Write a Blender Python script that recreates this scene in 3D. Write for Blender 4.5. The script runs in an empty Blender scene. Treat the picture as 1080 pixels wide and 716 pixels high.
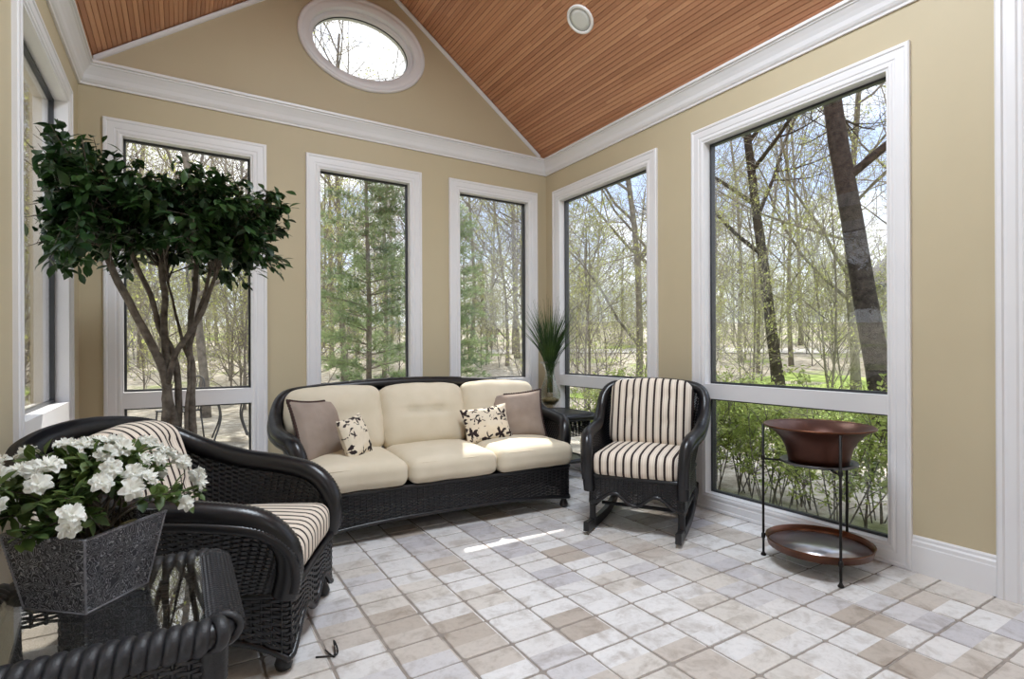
import bpy, bmesh, math, random
from mathutils import Vector, Matrix, noise
PI = math.pi
R = math.radians
scene = bpy.context.scene
COL = scene.collection

# ------------------------------------------------------------------ helpers
class MB:
    """collects faces and links them as one mesh object"""
    def __init__(s):
        s.v = []; s.f = []; s.sm = []
    def add(s, vs, fs, smooth=False):
        o = len(s.v)
        s.v.extend([tuple(p) for p in vs])
        for f in fs:
            s.f.append([i + o for i in f]); s.sm.append(smooth)
    def box(s, x0, x1, y0, y1, z0, z1):
        vs = [(x, y, z) for x in (x0, x1) for y in (y0, y1) for z in (z0, z1)]
        s.add(vs, [(0, 1, 3, 2), (4, 6, 7, 5), (0, 4, 5, 1), (2, 3, 7, 6), (0, 2, 6, 4), (1, 5, 7, 3)])
    def obox(s, M, hx, hy, hz):
        vs = [M @ Vector((x, y, z)) for x in (-hx, hx) for y in (-hy, hy) for z in (-hz, hz)]
        s.add(vs, [(0, 1, 3, 2), (4, 6, 7, 5), (0, 4, 5, 1), (2, 3, 7, 6), (0, 2, 6, 4), (1, 5, 7, 3)])
    def tube(s, path, rad, sides=8, closed=False, flat=None, up=None, smooth=True, cap=True):
        """sweep a round (or flat = (width factor, height factor)) section along path"""
        n = len(path); P = [Vector(p) for p in path]
        if not hasattr(rad, '__len__'): rad = [rad] * n
        fa, fb = flat or (1, 1)
        vs = []; nrm = None
        for i in range(n):
            if closed: t = P[(i + 1) % n] - P[i - 1]
            else: t = P[min(i + 1, n - 1)] - P[max(i - 1, 0)]
            if t.length < 1e-9: t = Vector((0, 0, 1))
            t.normalize()
            if up is not None:
                u_ = Vector(up(i) if callable(up) else up)
                nrm = u_ - t * u_.dot(t)
                if nrm.length < 1e-5: nrm = t.orthogonal()
            elif nrm is None: nrm = t.orthogonal()
            else:
                nrm = nrm - t * nrm.dot(t)
                if nrm.length < 1e-6: nrm = t.orthogonal()
            nrm.normalize(); b = t.cross(nrm)
            for k in range(sides):
                a = 2 * PI * (k + .5) / sides
                vs.append(P[i] + (nrm * math.cos(a) * fb + b * math.sin(a) * fa) * rad[i])
        fs = []
        m = n if closed else n - 1
        for i in range(m):
            j = (i + 1) % n
            for k in range(sides):
                l = (k + 1) % sides
                fs.append((i * sides + k, i * sides + l, j * sides + l, j * sides + k))
        if not closed and cap:
            fs.append(tuple(range(sides))[::-1]); fs.append(tuple((n - 1) * sides + k for k in range(sides)))
        s.add(vs, fs, smooth)
    def lathe(s, prof, n=24, c=(0, 0, 0), closed_prof=False, sx=1, sy=1):
        vs = []; fs = []
        m = len(prof)
        for r, z in prof:
            for k in range(n):
                a = 2 * PI * k / n
                vs.append((c[0] + r * math.cos(a) * sx, c[1] + r * math.sin(a) * sy, c[2] + z))
        for i in range(m if closed_prof else m - 1):
            j = (i + 1) % m
            for k in range(n):
                l = (k + 1) % n
                fs.append((i * n + k, i * n + l, j * n + l, j * n + k))
        if not closed_prof:
            if prof[0][0] > 1e-6: fs.append(tuple(range(n))[::-1])
            if prof[-1][0] > 1e-6: fs.append(tuple((m - 1) * n + k for k in range(n)))
        s.add(vs, fs, True)
    def build(s, name, m, parent=None, bevel=0, loc=None):
        me = bpy.data.meshes.new(name)
        me.from_pydata(s.v, [], s.f); me.update()
        me.polygons.foreach_set('use_smooth', s.sm)
        me.materials.append(M[m] if isinstance(m, str) else m)
        o = bpy.data.objects.new(name, me); COL.objects.link(o)
        if parent is not None: o.parent = parent
        if loc: o.location = loc
        if bevel:
            b = o.modifiers.new('edge', 'BEVEL'); b.width = bevel; b.segments = 2; b.limit_method = 'ANGLE'
            b.angle_limit = R(40)
        return o

def empty(name, loc=(0, 0, 0), rz=0):
    o = bpy.data.objects.new(name, None); COL.objects.link(o)
    o.location = loc; o.rotation_euler = (0, 0, rz); o.empty_display_size = .1
    return o
def tag(o, label, cat, group=None, kind=None):
    o['label'] = label; o['category'] = cat
    if group: o['group'] = group
    if kind: o['kind'] = kind
    return o
def struct(o, label=None, cat=None):
    o['kind'] = 'structure'
    if label: o['label'] = label
    if cat: o['category'] = cat
    return o
def copy_tree(o, parent=None):
    c = o.copy(); COL.objects.link(c); c.parent = parent
    for ch in list(o.children): copy_tree(ch, c)
    return c
def spline(pts, n=10, closed=False):
    """Catmull-Rom through pts"""
    P = [Vector(p) for p in pts]; m = len(P); out = []
    for i in range(m if closed else m - 1):
        p1, p2 = P[i], P[(i + 1) % m]
        p0 = P[i - 1] if (closed or i > 0) else p1 * 2 - p2
        p3 = P[(i + 2) % m] if (closed or i + 2 < m) else p2 * 2 - p1
        for k in range(n):
            t = k / n
            out.append(.5 * ((2 * p1) + (p2 - p0) * t + (2 * p0 - 5 * p1 + 4 * p2 - p3) * t * t + (3 * p1 - p0 - 3 * p2 + p3) * t ** 3))
    if not closed: out.append(P[-1])
    return out
def resample(path, step, closed=False):
    P = list(path) + ([path[0]] if closed else [])
    L = [0]
    for a, b in zip(P, P[1:]): L.append(L[-1] + (b - a).length)
    n = max(2, round(L[-1] / step)); out = []; j = 0
    for i in range(n if closed else n + 1):
        d = L[-1] * i / n
        while j < len(L) - 2 and L[j + 1] < d: j += 1
        t = (d - L[j]) / max(1e-9, L[j + 1] - L[j])
        out.append(P[j].lerp(P[j + 1], min(1, max(0, t))))
    return out
def fan(P, t):
    """point at fraction t of polyline P"""
    x = t * (len(P) - 1); i = min(int(x), len(P) - 2)
    return P[i].lerp(P[i + 1], x - i)

# ------------------------------------------------------------------ materials
M = {}
def nodes(name):
    m = bpy.data.materials.new(name); m.use_nodes = True
    nt = m.node_tree; nt.nodes.clear()
    out = nt.nodes.new('ShaderNodeOutputMaterial')
    M[name] = m
    return nt, out
def N(nt, kind, **kw):
    n = nt.nodes.new(kind)
    for k, v in kw.items():
        if k in n.inputs: n.inputs[k].default_value = v
        else: setattr(n, k, v)
    return n
def ramp(nt, stops, interp='LINEAR'):
    r = nt.nodes.new('ShaderNodeValToRGB'); cr = r.color_ramp; cr.interpolation = interp
    while len(cr.elements) < len(stops): cr.elements.new(.5)
    for e, (p, c) in zip(cr.elements, stops):
        e.position = p; e.color = (c[0], c[1], c[2], 1)
    return r
def lin(r, g, b):
    f = lambda c: (c / 255 / 12.92) if c / 255 <= .04045 else ((c / 255 + .055) / 1.055) ** 2.4
    return (f(r), f(g), f(b))
def math_(nt, op, a, b=None):
    n = nt.nodes.new('ShaderNodeMath'); n.operation = op
    for i, v in enumerate((a, b)):
        if v is None: continue
        if isinstance(v, (int, float)): n.inputs[i].default_value = v
        else: nt.links.new(v, n.inputs[i])
    return n.outputs[0]
def mix(nt, fac, a, b, mode='MIX'):
    n = nt.nodes.new('ShaderNodeMix'); n.data_type = 'RGBA'; n.blend_type = mode
    for i, v in ((0, fac), (6, a), (7, b)):
        if hasattr(v, 'node'): nt.links.new(v, n.inputs[i])
        elif i == 0: n.inputs[i].default_value = v
        else: n.inputs[i].default_value = (*v, 1)
    return n.outputs[2]
def principled(nt, out, col=None, rough=.5, metal=0, spec=.5, normal=None, **kw):
    p = nt.nodes.new('ShaderNodeBsdfPrincipled')
    p.inputs['Roughness'].default_value = rough; p.inputs['Metallic'].default_value = metal
    p.inputs['Specular IOR Level'].default_value = spec
    if col is not None:
        if hasattr(col, 'node'): nt.links.new(col, p.inputs['Base Color'])
        else: p.inputs['Base Color'].default_value = (*col, 1)
    if normal is not None: nt.links.new(normal, p.inputs['Normal'])
    for k, v in kw.items(): p.inputs[k].default_value = v
    nt.links.new(p.outputs[0], out.inputs[0])
    return p
def bump(nt, h, strength=.3, dist=.01):
    b = nt.nodes.new('ShaderNodeBump'); b.inputs['Strength'].default_value = strength; b.inputs['Distance'].default_value = dist
    nt.links.new(h, b.inputs['Height']); return b.outputs[0]
def coord(nt, kind='Object'):
    return nt.nodes.new('ShaderNodeTexCoord').outputs[kind]
def noise_(nt, vec, scale, detail=3, rough=.5, dist=0):
    n = nt.nodes.new('ShaderNodeTexNoise')
    n.inputs['Scale'].default_value = scale; n.inputs['Detail'].default_value = detail
    n.inputs['Roughness'].default_value = rough; n.inputs['Distortion'].default_value = dist
    if vec is not None: nt.links.new(vec, n.inputs['Vector'])
    return n.outputs[0]
def simple(name, c1, c2=None, scale=20, rough=.5, metal=0, spec=.5, bmp=.15, bdist=.004, detail=4, **kw):
    nt, out = nodes(name)
    v = coord(nt)
    n = noise_(nt, v, scale, detail)
    c2 = c2 or tuple(x * .85 for x in c1)
    r = ramp(nt, [(.3, c1), (.7, c2)]); nt.links.new(n, r.inputs[0])
    nb = bump(nt, noise_(nt, v, scale * 4, 3), bmp, bdist) if bmp else None
    return principled(nt, out, r.outputs[0], rough, metal, spec, nb, **kw)

simple('wall_paint', lin(192, 179, 151), lin(189, 176, 148), 3, .55, bmp=.06, bdist=.002, spec=.3)
simple('white_paint', lin(226, 225, 227), lin(222, 221, 224), 4, .38, bmp=.03, bdist=.001)
simple('dark_frame', lin(52, 54, 58), lin(44, 46, 50), 30, .4, bmp=0)
simple('black_wicker', (.0042, .0042, .0055), (.008, .0078, .0108), 60, .31, bmp=.18, bdist=.002, spec=.55)
simple('black_wood', (.007, .007, .008), (.011, .010, .012), 30, .4, bmp=.1)
simple('charcoal_wicker', (.010, .010, .012), (.020, .020, .024), 90, .45, bmp=.35, bdist=.003)
simple('cream_fabric', lin(217, 206, 186), lin(209, 198, 176), 7, .9, spec=.15, bmp=.3, bdist=.0015)
simple('taupe_fabric', lin(160, 145, 134), lin(146, 131, 121), 9, .9, spec=.15, bmp=.35, bdist=.002)
simple('braid_trim', lin(72, 54, 50), lin(52, 38, 37), 120, .85, spec=.2, bmp=.3)
simple('iron', (.012, .011, .011), (.02, .018, .017), 40, .45, metal=.6, bmp=.2)
simple('tray_metal', (.5, .49, .52), (.62, .61, .64), 10, .28, metal=.9, bmp=.05)
simple('grey_metal', (.12, .12, .13), (.18, .18, .19), 10, .3, metal=.85, bmp=.05)
simple('copper', (.055, .018, .011), (.085, .028, .015), 8, .38, metal=.6, bmp=.12, bdist=.003, detail=6)
simple('copper_rim', (.16, .062, .032), (.11, .042, .022), 8, .32, metal=.8, bmp=.08)
simple('ficus_bark', lin(112, 104, 94), lin(66, 58, 52), 26, .85, spec=.2, bmp=.6, bdist=.01)
simple('soil', (.03, .022, .016), (.055, .04, .028), 40, .95, spec=.1, bmp=.8, bdist=.02)
simple('moss', lin(120, 108, 76), lin(78, 72, 48), 60, .95, spec=.1, bmp=.8, bdist=.01)
simple('terracotta', lin(120, 96, 80), lin(98, 78, 66), 12, .7)
simple('bark', lin(146, 139, 131), lin(104, 98, 93), 9, .9, spec=.1, bmp=.7, bdist=.03)
simple('dark_bark', lin(84, 77, 73), lin(50, 46, 45), 11, .9, spec=.1, bmp=.9, bdist=.04)
simple('twig', lin(166, 158, 147), lin(130, 123, 115), 4, .9, spec=.1, bmp=0)
simple('stem_green', lin(110, 120, 60), lin(90, 96, 60), 20, .7, bmp=0)
simple('speaker_rim', lin(250, 250, 250), lin(246, 246, 246), 10, .5, bmp=0)
simple('speaker_grille', lin(234, 238, 236), lin(228, 232, 230), 200, .6, bmp=.3, bdist=.001)
simple('siding', lin(222, 224, 226), lin(214, 216, 220), 3, .6, bmp=.05)
simple('roof_shingle', lin(110, 108, 108), lin(80, 78, 80), 12, .9, bmp=.5)
simple('patio_metal', (.05, .05, .055), (.08, .08, .085), 20, .45, metal=.4, bmp=0)
simple('lawn', lin(150, 174, 92), lin(186, 202, 122), 1.5, .95, spec=.1, bmp=.6, bdist=.05)
simple('gravel', lin(214, 210, 204), lin(180, 176, 170), 18, .95, spec=.1, bmp=.5)
simple('amber_stones', lin(150, 120, 66), lin(96, 84, 44), 60, .3, bmp=.6, bdist=.01)
simple('screen_black', (.006, .006, .007), (.01, .01, .011), 30, .5, bmp=0)

def leafmat(name, c1, c2, rough=.45, trans=.25, scale=14, spec=.4):
    nt, out = nodes(name)
    v = coord(nt)
    n = noise_(nt, v, scale, 2)
    r = ramp(nt, [(.32, c1), (.68, c2)]); nt.links.new(n, r.inputs[0])
    p = nt.nodes.new('ShaderNodeBsdfPrincipled')
    p.inputs['Roughness'].default_value = rough; p.inputs['Specular IOR Level'].default_value = spec
    nt.links.new(r.outputs[0], p.inputs['Base Color'])
    t = nt.nodes.new('ShaderNodeBsdfTranslucent'); nt.links.new(r.outputs[0], t.inputs[0])
    mx = nt.nodes.new('ShaderNodeMixShader'); mx.inputs[0].default_value = trans
    nt.links.new(p.outputs[0], mx.inputs[1]); nt.links.new(t.outputs[0], mx.inputs[2])
    nt.links.new(mx.outputs[0], out.inputs[0])
leafmat('ficus_leaf', lin(22, 46, 24), lin(52, 80, 36), .38, .2, 9)
leafmat('azalea_leaf', lin(48, 70, 34), lin(96, 116, 58), .5, .25, 22)
leafmat('white_petal', lin(252, 252, 248), lin(246, 246, 238), .7, .35, 40, .2)
leafmat('grass_blade', lin(30, 56, 26), lin(74, 102, 44), .5, .25, 8)
leafmat('spring_leaf', lin(176, 186, 104), lin(208, 210, 140), .6, .4, 3, .2)
leafmat('hedge_leaf', lin(150, 170, 90), lin(204, 212, 130), .5, .4, 9, .3)
leafmat('pine_needle', lin(98, 126, 90), lin(176, 192, 138), .6, .3, 2.2, .2)
leafmat('lawn_blade', lin(120, 150, 60), lin(160, 180, 84), .7, .3, 2, .1)

def glass():
    nt, out = nodes('window_glass')
    g = nt.nodes.new('ShaderNodeNewGeometry')
    f = nt.nodes.new('ShaderNodeFresnel')
    t = nt.nodes.new('ShaderNodeBsdfTransparent'); t.inputs[0].default_value = (.985, .99, .988, 1)
    gl = nt.nodes.new('ShaderNodeBsdfGlossy'); gl.inputs['Roughness'].default_value = .0
    mx = nt.nodes.new('ShaderNodeMixShader')
    # Fresnel already inverts its IOR on back faces, so the inverse value gives one symmetric curve
    inv = nt.nodes.new('ShaderNodeMix'); inv.data_type = 'FLOAT'
    inv.inputs[2].default_value = 1.5; inv.inputs[3].default_value = 1 / 1.5
    nt.links.new(g.outputs['Backfacing'], inv.inputs[0]); nt.links.new(inv.outputs[0], f.inputs['IOR'])
    nt.links.new(f.outputs[0], mx.inputs[0]); nt.links.new(t.outputs[0], mx.inputs[1]); nt.links.new(gl.outputs[0], mx.inputs[2])
    nt.links.new(mx.outputs[0], out.inputs[0])
glass()
def table_glass():
    nt, out = nodes('table_glass')
    g = nt.nodes.new('ShaderNodeNewGeometry')
    inv = nt.nodes.new('ShaderNodeMix'); inv.data_type = 'FLOAT'; inv.inputs[2].default_value = 2.3; inv.inputs[3].default_value = 1 / 2.3
    nt.links.new(g.outputs['Backfacing'], inv.inputs[0])
    f = nt.nodes.new('ShaderNodeFresnel'); nt.links.new(inv.outputs[0], f.inputs['IOR'])
    t = nt.nodes.new('ShaderNodeBsdfTransparent'); t.inputs[0].default_value = (.95, .97, .96, 1)
    gl = nt.nodes.new('ShaderNodeBsdfGlossy'); gl.inputs['Roughness'].default_value = .0
    mx = nt.nodes.new('ShaderNodeMixShader')
    nt.links.new(f.outputs[0], mx.inputs[0]); nt.links.new(t.outputs[0], mx.inputs[1]); nt.links.new(gl.outputs[0], mx.inputs[2]); nt.links.new(mx.outputs[0], out.inputs[0])
table_glass()

def stripes():
    nt, out = nodes('striped_fabric')
    v = coord(nt); s = N(nt, 'ShaderNodeSeparateXYZ'); nt.links.new(v, s.inputs[0])
    x = math_(nt, 'ADD', s.outputs[0], 10.0)
    t = math_(nt, 'FRACT', math_(nt, 'DIVIDE', x, .047))
    d = math_(nt, 'ABSOLUTE', math_(nt, 'SUBTRACT', t, .5))
    r = ramp(nt, [(0, lin(52, 42, 42)), (.135, lin(58, 47, 46)), (.155, lin(224, 213, 198)), (.27, lin(228, 217, 203)), (.29, lin(200, 184, 168)), (.33, lin(203, 187, 171)), (.35, lin(228, 217, 203))])
    nt.links.new(d, r.inputs[0])
    principled(nt, out, r.outputs[0], .9, 0, .15, bump(nt, noise_(nt, v, 260, 2), .3, .001))
stripes()

def floral():
    nt, out = nodes('floral_fabric')
    v = coord(nt)
    vo = N(nt, 'ShaderNodeTexVoronoi', Scale=9.5); nt.links.new(v, vo.inputs['Vector'])
    # petals: distance from the cell point broken up by the angle around it
    sub = N(nt, 'ShaderNodeVectorMath', operation='SUBTRACT'); nt.links.new(v, sub.inputs[0]); nt.links.new(vo.outputs['Position'], sub.inputs[1])
    s = N(nt, 'ShaderNodeSeparateXYZ'); nt.links.new(sub.outputs[0], s.inputs[0])
    ang = math_(nt, 'ARCTAN2', s.outputs[2], s.outputs[0])
    pet = math_(nt, 'MULTIPLY', math_(nt, 'COSINE', math_(nt, 'MULTIPLY', ang, 5.0)), .16)
    n = noise_(nt, v, 42, 2)
    d = math_(nt, 'ADD', math_(nt, 'ADD', vo.outputs['Distance'], pet), math_(nt, 'MULTIPLY', math_(nt, 'SUBTRACT', n, .5), .75))
    r = ramp(nt, [(.0, lin(48, 40, 42)), (.27, lin(52, 44, 45)), (.31, lin(222, 210, 190)), (1, lin(226, 214, 194))]); nt.links.new(d, r.inputs[0])
    lf = noise_(nt, v, 24, 1, .4, 1.2)
    r2 = ramp(nt, [(.655, (0, 0, 0)), (.68, (1, 1, 1))]); nt.links.new(lf, r2.inputs[0])
    c = mix(nt, r2.outputs[0], r.outputs[0], lin(66, 56, 56))
    principled(nt, out, c, .9, 0, .15, bump(nt, noise_(nt, v, 260, 2), .3, .001))
floral()

def ceiling_wood():
    nt, out = nodes('ceiling_wood')
    v = coord(nt); s = N(nt, 'ShaderNodeSeparateXYZ'); nt.links.new(v, s.inputs[0])
    b = math_(nt, 'FLOOR', math_(nt, 'DIVIDE', s.outputs[0], BOARD))
    off = N(nt, 'ShaderNodeTexWhiteNoise', noise_dimensions='1D'); nt.links.new(b, off.inputs['W'])
    j = math_(nt, 'FLOOR', math_(nt, 'ADD', math_(nt, 'DIVIDE', s.outputs[1], 2.3), math_(nt, 'MULTIPLY', off.outputs[0], 7.0)))
    w = N(nt, 'ShaderNodeTexWhiteNoise', noise_dimensions='2D')
    cb = N(nt, 'ShaderNodeCombineXYZ'); nt.links.new(b, cb.inputs[0]); nt.links.new(j, cb.inputs[1]); nt.links.new(cb.outputs[0], w.inputs['Vector'])
    mp = N(nt, 'ShaderNodeMapping'); mp.inputs['Scale'].default_value = (60, 2.2, 60); nt.links.new(v, mp.inputs[0])
    g = noise_(nt, mp.outputs[0], 1.0, 5, .6, .4)
    t = math_(nt, 'ADD', math_(nt, 'MULTIPLY', w.outputs[0], .55), math_(nt, 'MULTIPLY', g, .5))
    r = ramp(nt, [(.1, lin(168, 118, 86)), (.5, lin(192, 140, 106)), (.78, lin(207, 156, 120)), (1, lin(218, 170, 132))]); nt.links.new(t, r.inputs[0])
    principled(nt, out, r.outputs[0], .42, 0, .4, bump(nt, g, .08, .002))
BOARD = .032
ceiling_wood()

TILE = .2015
def floor_mats():
    nt, out = nodes('floor_tile')
    v = coord(nt); s = N(nt, 'ShaderNodeSeparateXYZ'); nt.links.new(v, s.inputs[0])
    i = math_(nt, 'FLOOR', math_(nt, 'DIVIDE', s.outputs[0], TILE)); j = math_(nt, 'FLOOR', math_(nt, 'DIVIDE', s.outputs[1], TILE))
    cb = N(nt, 'ShaderNodeCombineXYZ'); nt.links.new(i, cb.inputs[0]); nt.links.new(j, cb.inputs[1])
    w = N(nt, 'ShaderNodeTexWhiteNoise', noise_dimensions='2D'); nt.links.new(cb.outputs[0], w.inputs['Vector'])
    base = ramp(nt, [(0, lin(222, 219, 218)), (.24, lin(228, 226, 226)), (.44, lin(214, 208, 202)), (.56, lin(224, 222, 222)), (.70, lin(200, 191, 183)), (.80, lin(208, 205, 207)), (.88, lin(186, 175, 165)), (.94, lin(198, 195, 199))], 'CONSTANT')
    nt.links.new(w.outputs[0], base.inputs[0])
    # each tile samples the veining at its own offset
    ov = N(nt, 'ShaderNodeVectorMath', operation='MULTIPLY_ADD'); nt.links.new(w.outputs['Color'], ov.inputs[0]); ov.inputs[1].default_value = (7, 7, 7); nt.links.new(v, ov.inputs[2])
    n1 = noise_(nt, ov.outputs[0], 9, 6, .62, .6)
    r1 = ramp(nt, [(.3, (.60, .555, .51)), (.5, (1, 1, 1)), (.75, (1.07, 1.06, 1.05))]); nt.links.new(n1, r1.inputs[0])
    c = mix(nt, .85, base.outputs[0], r1.outputs[0], 'MULTIPLY')
    n3 = noise_(nt, ov.outputs[0], 45, 5, .7, .3)
    r3 = ramp(nt, [(.34, (.78, .76, .74)), (.52, (1, 1, 1))]); nt.links.new(n3, r3.inputs[0])
    c = mix(nt, .5, c, r3.outputs[0], 'MULTIPLY')
    n2 = noise_(nt, ov.outputs[0], 60, 4, .6)
    rr = ramp(nt, [(.3, (.32, .32, .32)), (.7, (.52, .52, .52))]); nt.links.new(n2, rr.inputs[0])
    p = principled(nt, out, c, .42, 0, .45, bump(nt, n1, .25, .006))
    nt.links.new(rr.outputs[0], p.inputs['Roughness'])
floor_mats()
simple('grout', lin(162, 153, 145), lin(142, 134, 127), 30, .9, spec=.15, bmp=.4)

def planter_mat():
    nt, out = nodes('embossed_pewter')
    v = coord(nt)
    w = noise_(nt, v, 44, 0, .4, 1.6)
    # swirling raised lines = thin bands of a warped noise
    d = math_(nt, 'ABSOLUTE', math_(nt, 'SUBTRACT', math_(nt, 'FRACT', math_(nt, 'MULTIPLY', w, 6.5)), .5))
    r = ramp(nt, [(.0, (1, 1, 1)), (.10, (.8, .8, .8)), (.2, (0, 0, 0))]); nt.links.new(d, r.inputs[0])
    c = mix(nt, r.outputs[0], lin(60, 61, 68), lin(178, 178, 186))
    principled(nt, out, c, .42, .35, .5, bump(nt, r.outputs[0], .8, .004))
planter_mat()

def ground_mat():
    nt, out = nodes('ground_cover')
    v = coord(nt)
    n = noise_(nt, v, .22, 4, .6)
    f = noise_(nt, v, 5, 6, .7)
    leaf = ramp(nt, [(.3, lin(128, 118, 104)), (.5, lin(172, 164, 150)), (.7, lin(208, 202, 190))]); nt.links.new(f, leaf.inputs[0])
    gr = ramp(nt, [(.3, lin(104, 130, 56)), (.7, lin(164, 182, 92))]); nt.links.new(f, gr.inputs[0])
    m = ramp(nt, [(.54, (0, 0, 0)), (.66, (1, 1, 1))]); nt.links.new(n, m.inputs[0])
    c = mix(nt, m.outputs[0], leaf.outputs[0], gr.outputs[0])
    principled(nt, out, c, .95, 0, .1, bump(nt, f, .5, .05))
ground_mat()

# ------------------------------------------------------------------ camera
CAM = Vector((-3.064, -4.3318, 1.1)); YAW = R(31.587); FPX = 567.85; HY = 367.52; ROLL = R(-.253)
cam = bpy.data.cameras.new('camera'); co = bpy.data.objects.new('camera', cam); COL.objects.link(co)
cam.sensor_fit = 'HORIZONTAL'; cam.sensor_width = 36; cam.lens = FPX / 1080 * 36
cam.shift_y = (HY - 358) / 1080
cam.clip_start = .02; cam.clip_end = 500
co.matrix_world = Matrix.Translation(CAM) @ Matrix.Rotation(-YAW, 4, 'Z') @ Matrix.Rotation(PI / 2, 4, 'X') @ Matrix.Rotation(ROLL, 4, 'Z')
scene.camera = co

# ------------------------------------------------------------------ room shell
W = 3.613; HW = 2.93; SL = .727; MIDX = -W / 2; APEX = HW + SL * W / 2; YR = -6.6; TH = .17
WT, GT, MT, MB_, GB = 2.605, 2.50, .853, .755, .111
CW = .105
def wall_with_openings(name, horiz, h0, h1, z0, z1, fixed, outward, openings):
    """horiz 'x' or 'y'; fixed = inner plane; outward = sign of the outside"""
    hs = sorted({h0, h1, *[o[0] for o in openings], *[o[1] for o in openings]})
    zs = sorted({z0, z1, *[o[2] for o in openings], *[o[3] for o in openings]})
    mb = MB(); f2 = fixed + outward * TH
    def pt(h, z, f): return (h, f, z) if horiz == 'x' else (f, h, z)
    inside = lambda a, b: any(o[0] <= a <= o[1] and o[2] <= b <= o[3] for o in openings)
    for a, b in zip(hs, hs[1:]):
        for c, d in zip(zs, zs[1:]):
            if inside((a + b) / 2, (c + d) / 2): continue
            for f in (fixed, f2):
                mb.add([pt(a, c, f), pt(b, c, f), pt(b, d, f), pt(a, d, f)], [(0, 1, 2, 3)])
    for a, b, c, d in list(openings) + [(h0, h1, z0, z1)]:
        q = [(a, c), (b, c), (b, d), (a, d)]
        for k in range(4):
            p, r = q[k], q[(k + 1) % 4]
            mb.add([pt(*p, fixed), pt(*r, fixed), pt(*r, f2), pt(*p, f2)], [(0, 1, 2, 3)])
    return struct(mb.build(name, 'wall_paint'))

BACK = [(-3.489, -2.522), (-2.247, -1.307), (-1.05, -.112)]
RIGHT = [(-1.455, -.125), (-3.107, -1.779)]
LEFT = [(-1.575, -.33), (-4.6, -3.1)]
op = lambda w: [(a + .02, b - .02, .07, WT - .02) for a, b in w]
wall_with_openings('wall_back', 'x', -W, 0, -.2, HW, 0, 1, op(BACK))
DOOR = (-4.45, -3.53)
wall_with_openings('wall_right', 'y', YR, 0, -.2, HW, 0, 1, op(RIGHT) + [(DOOR[0], DOOR[1], -.0, 2.62)])
wall_with_openings('wall_left', 'y', YR, 0, -.2, HW, -W, -1, op(LEFT))
wall_with_openings('wall_rear', 'x', -W, 0, -.2, HW, YR, -1, [])

# gable with an oval hole
OC = (-1.79, 3.553); OA, OB = .515, .365
def gable(y, outward, hole):
    mb = MB()
    poly = [(-W, HW), (0, HW), (MIDX, APEX)]
    def hit(a):
        dx, dz = math.cos(a), math.sin(a); best = 1e9
        for k in range(3):
            (x1, z1), (x2, z2) = poly[k], poly[(k + 1) % 3]
            den = dx * (z2 - z1) - dz * (x2 - x1)
            if abs(den) < 1e-9: continue
            t = ((x1 - OC[0]) * (z2 - z1) - (z1 - OC[1]) * (x2 - x1)) / den
            u = ((x1 - OC[0]) * dz - (z1 - OC[1]) * dx) / den
            if t > 0 and -1e-6 <= u <= 1 + 1e-6: best = min(best, t)
        return (OC[0] + dx * best, OC[1] + dz * best)
    angs = sorted([2 * PI * k / 72 for k in range(72)] + [math.atan2(z - OC[1], x - OC[0]) % (2 * PI) for x, z in poly])
    n = len(angs)
    for f in (y, y + outward * TH):
        vs = []
        for a in angs:
            e = (OC[0] + hole[0] * math.cos(a), OC[1] + hole[1] * math.sin(a)); h = hit(a)
            vs += [(e[0], f, e[1]), (h[0], f, h[1])]
        mb.add(vs, [(2 * i, 2 * i + 1, 2 * ((i + 1) % n) + 1, 2 * ((i + 1) % n)) for i in range(n)])
    vs = []
    for a in angs:
        for f in (y, y + outward * TH): vs.append((OC[0] + hole[0] * math.cos(a), f, OC[1] + hole[1] * math.sin(a)))
    mb.add(vs, [(2 * i, 2 * i + 1, 2 * ((i + 1) % n) + 1, 2 * ((i + 1) % n)) for i in range(n)])
    return mb
struct(gable(0, 1, (OA - .06, OB - .06)).build('wall_gable', 'wall_paint'))
mb = MB(); vs = [(x, f, z) for f in (YR, YR - TH) for x, z in ((-W, HW), (0, HW), (MIDX, APEX))]
mb.add(vs, [(0, 1, 2), (3, 5, 4)]); struct(mb.build('wall_rear_gable', 'wall_paint'))

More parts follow.
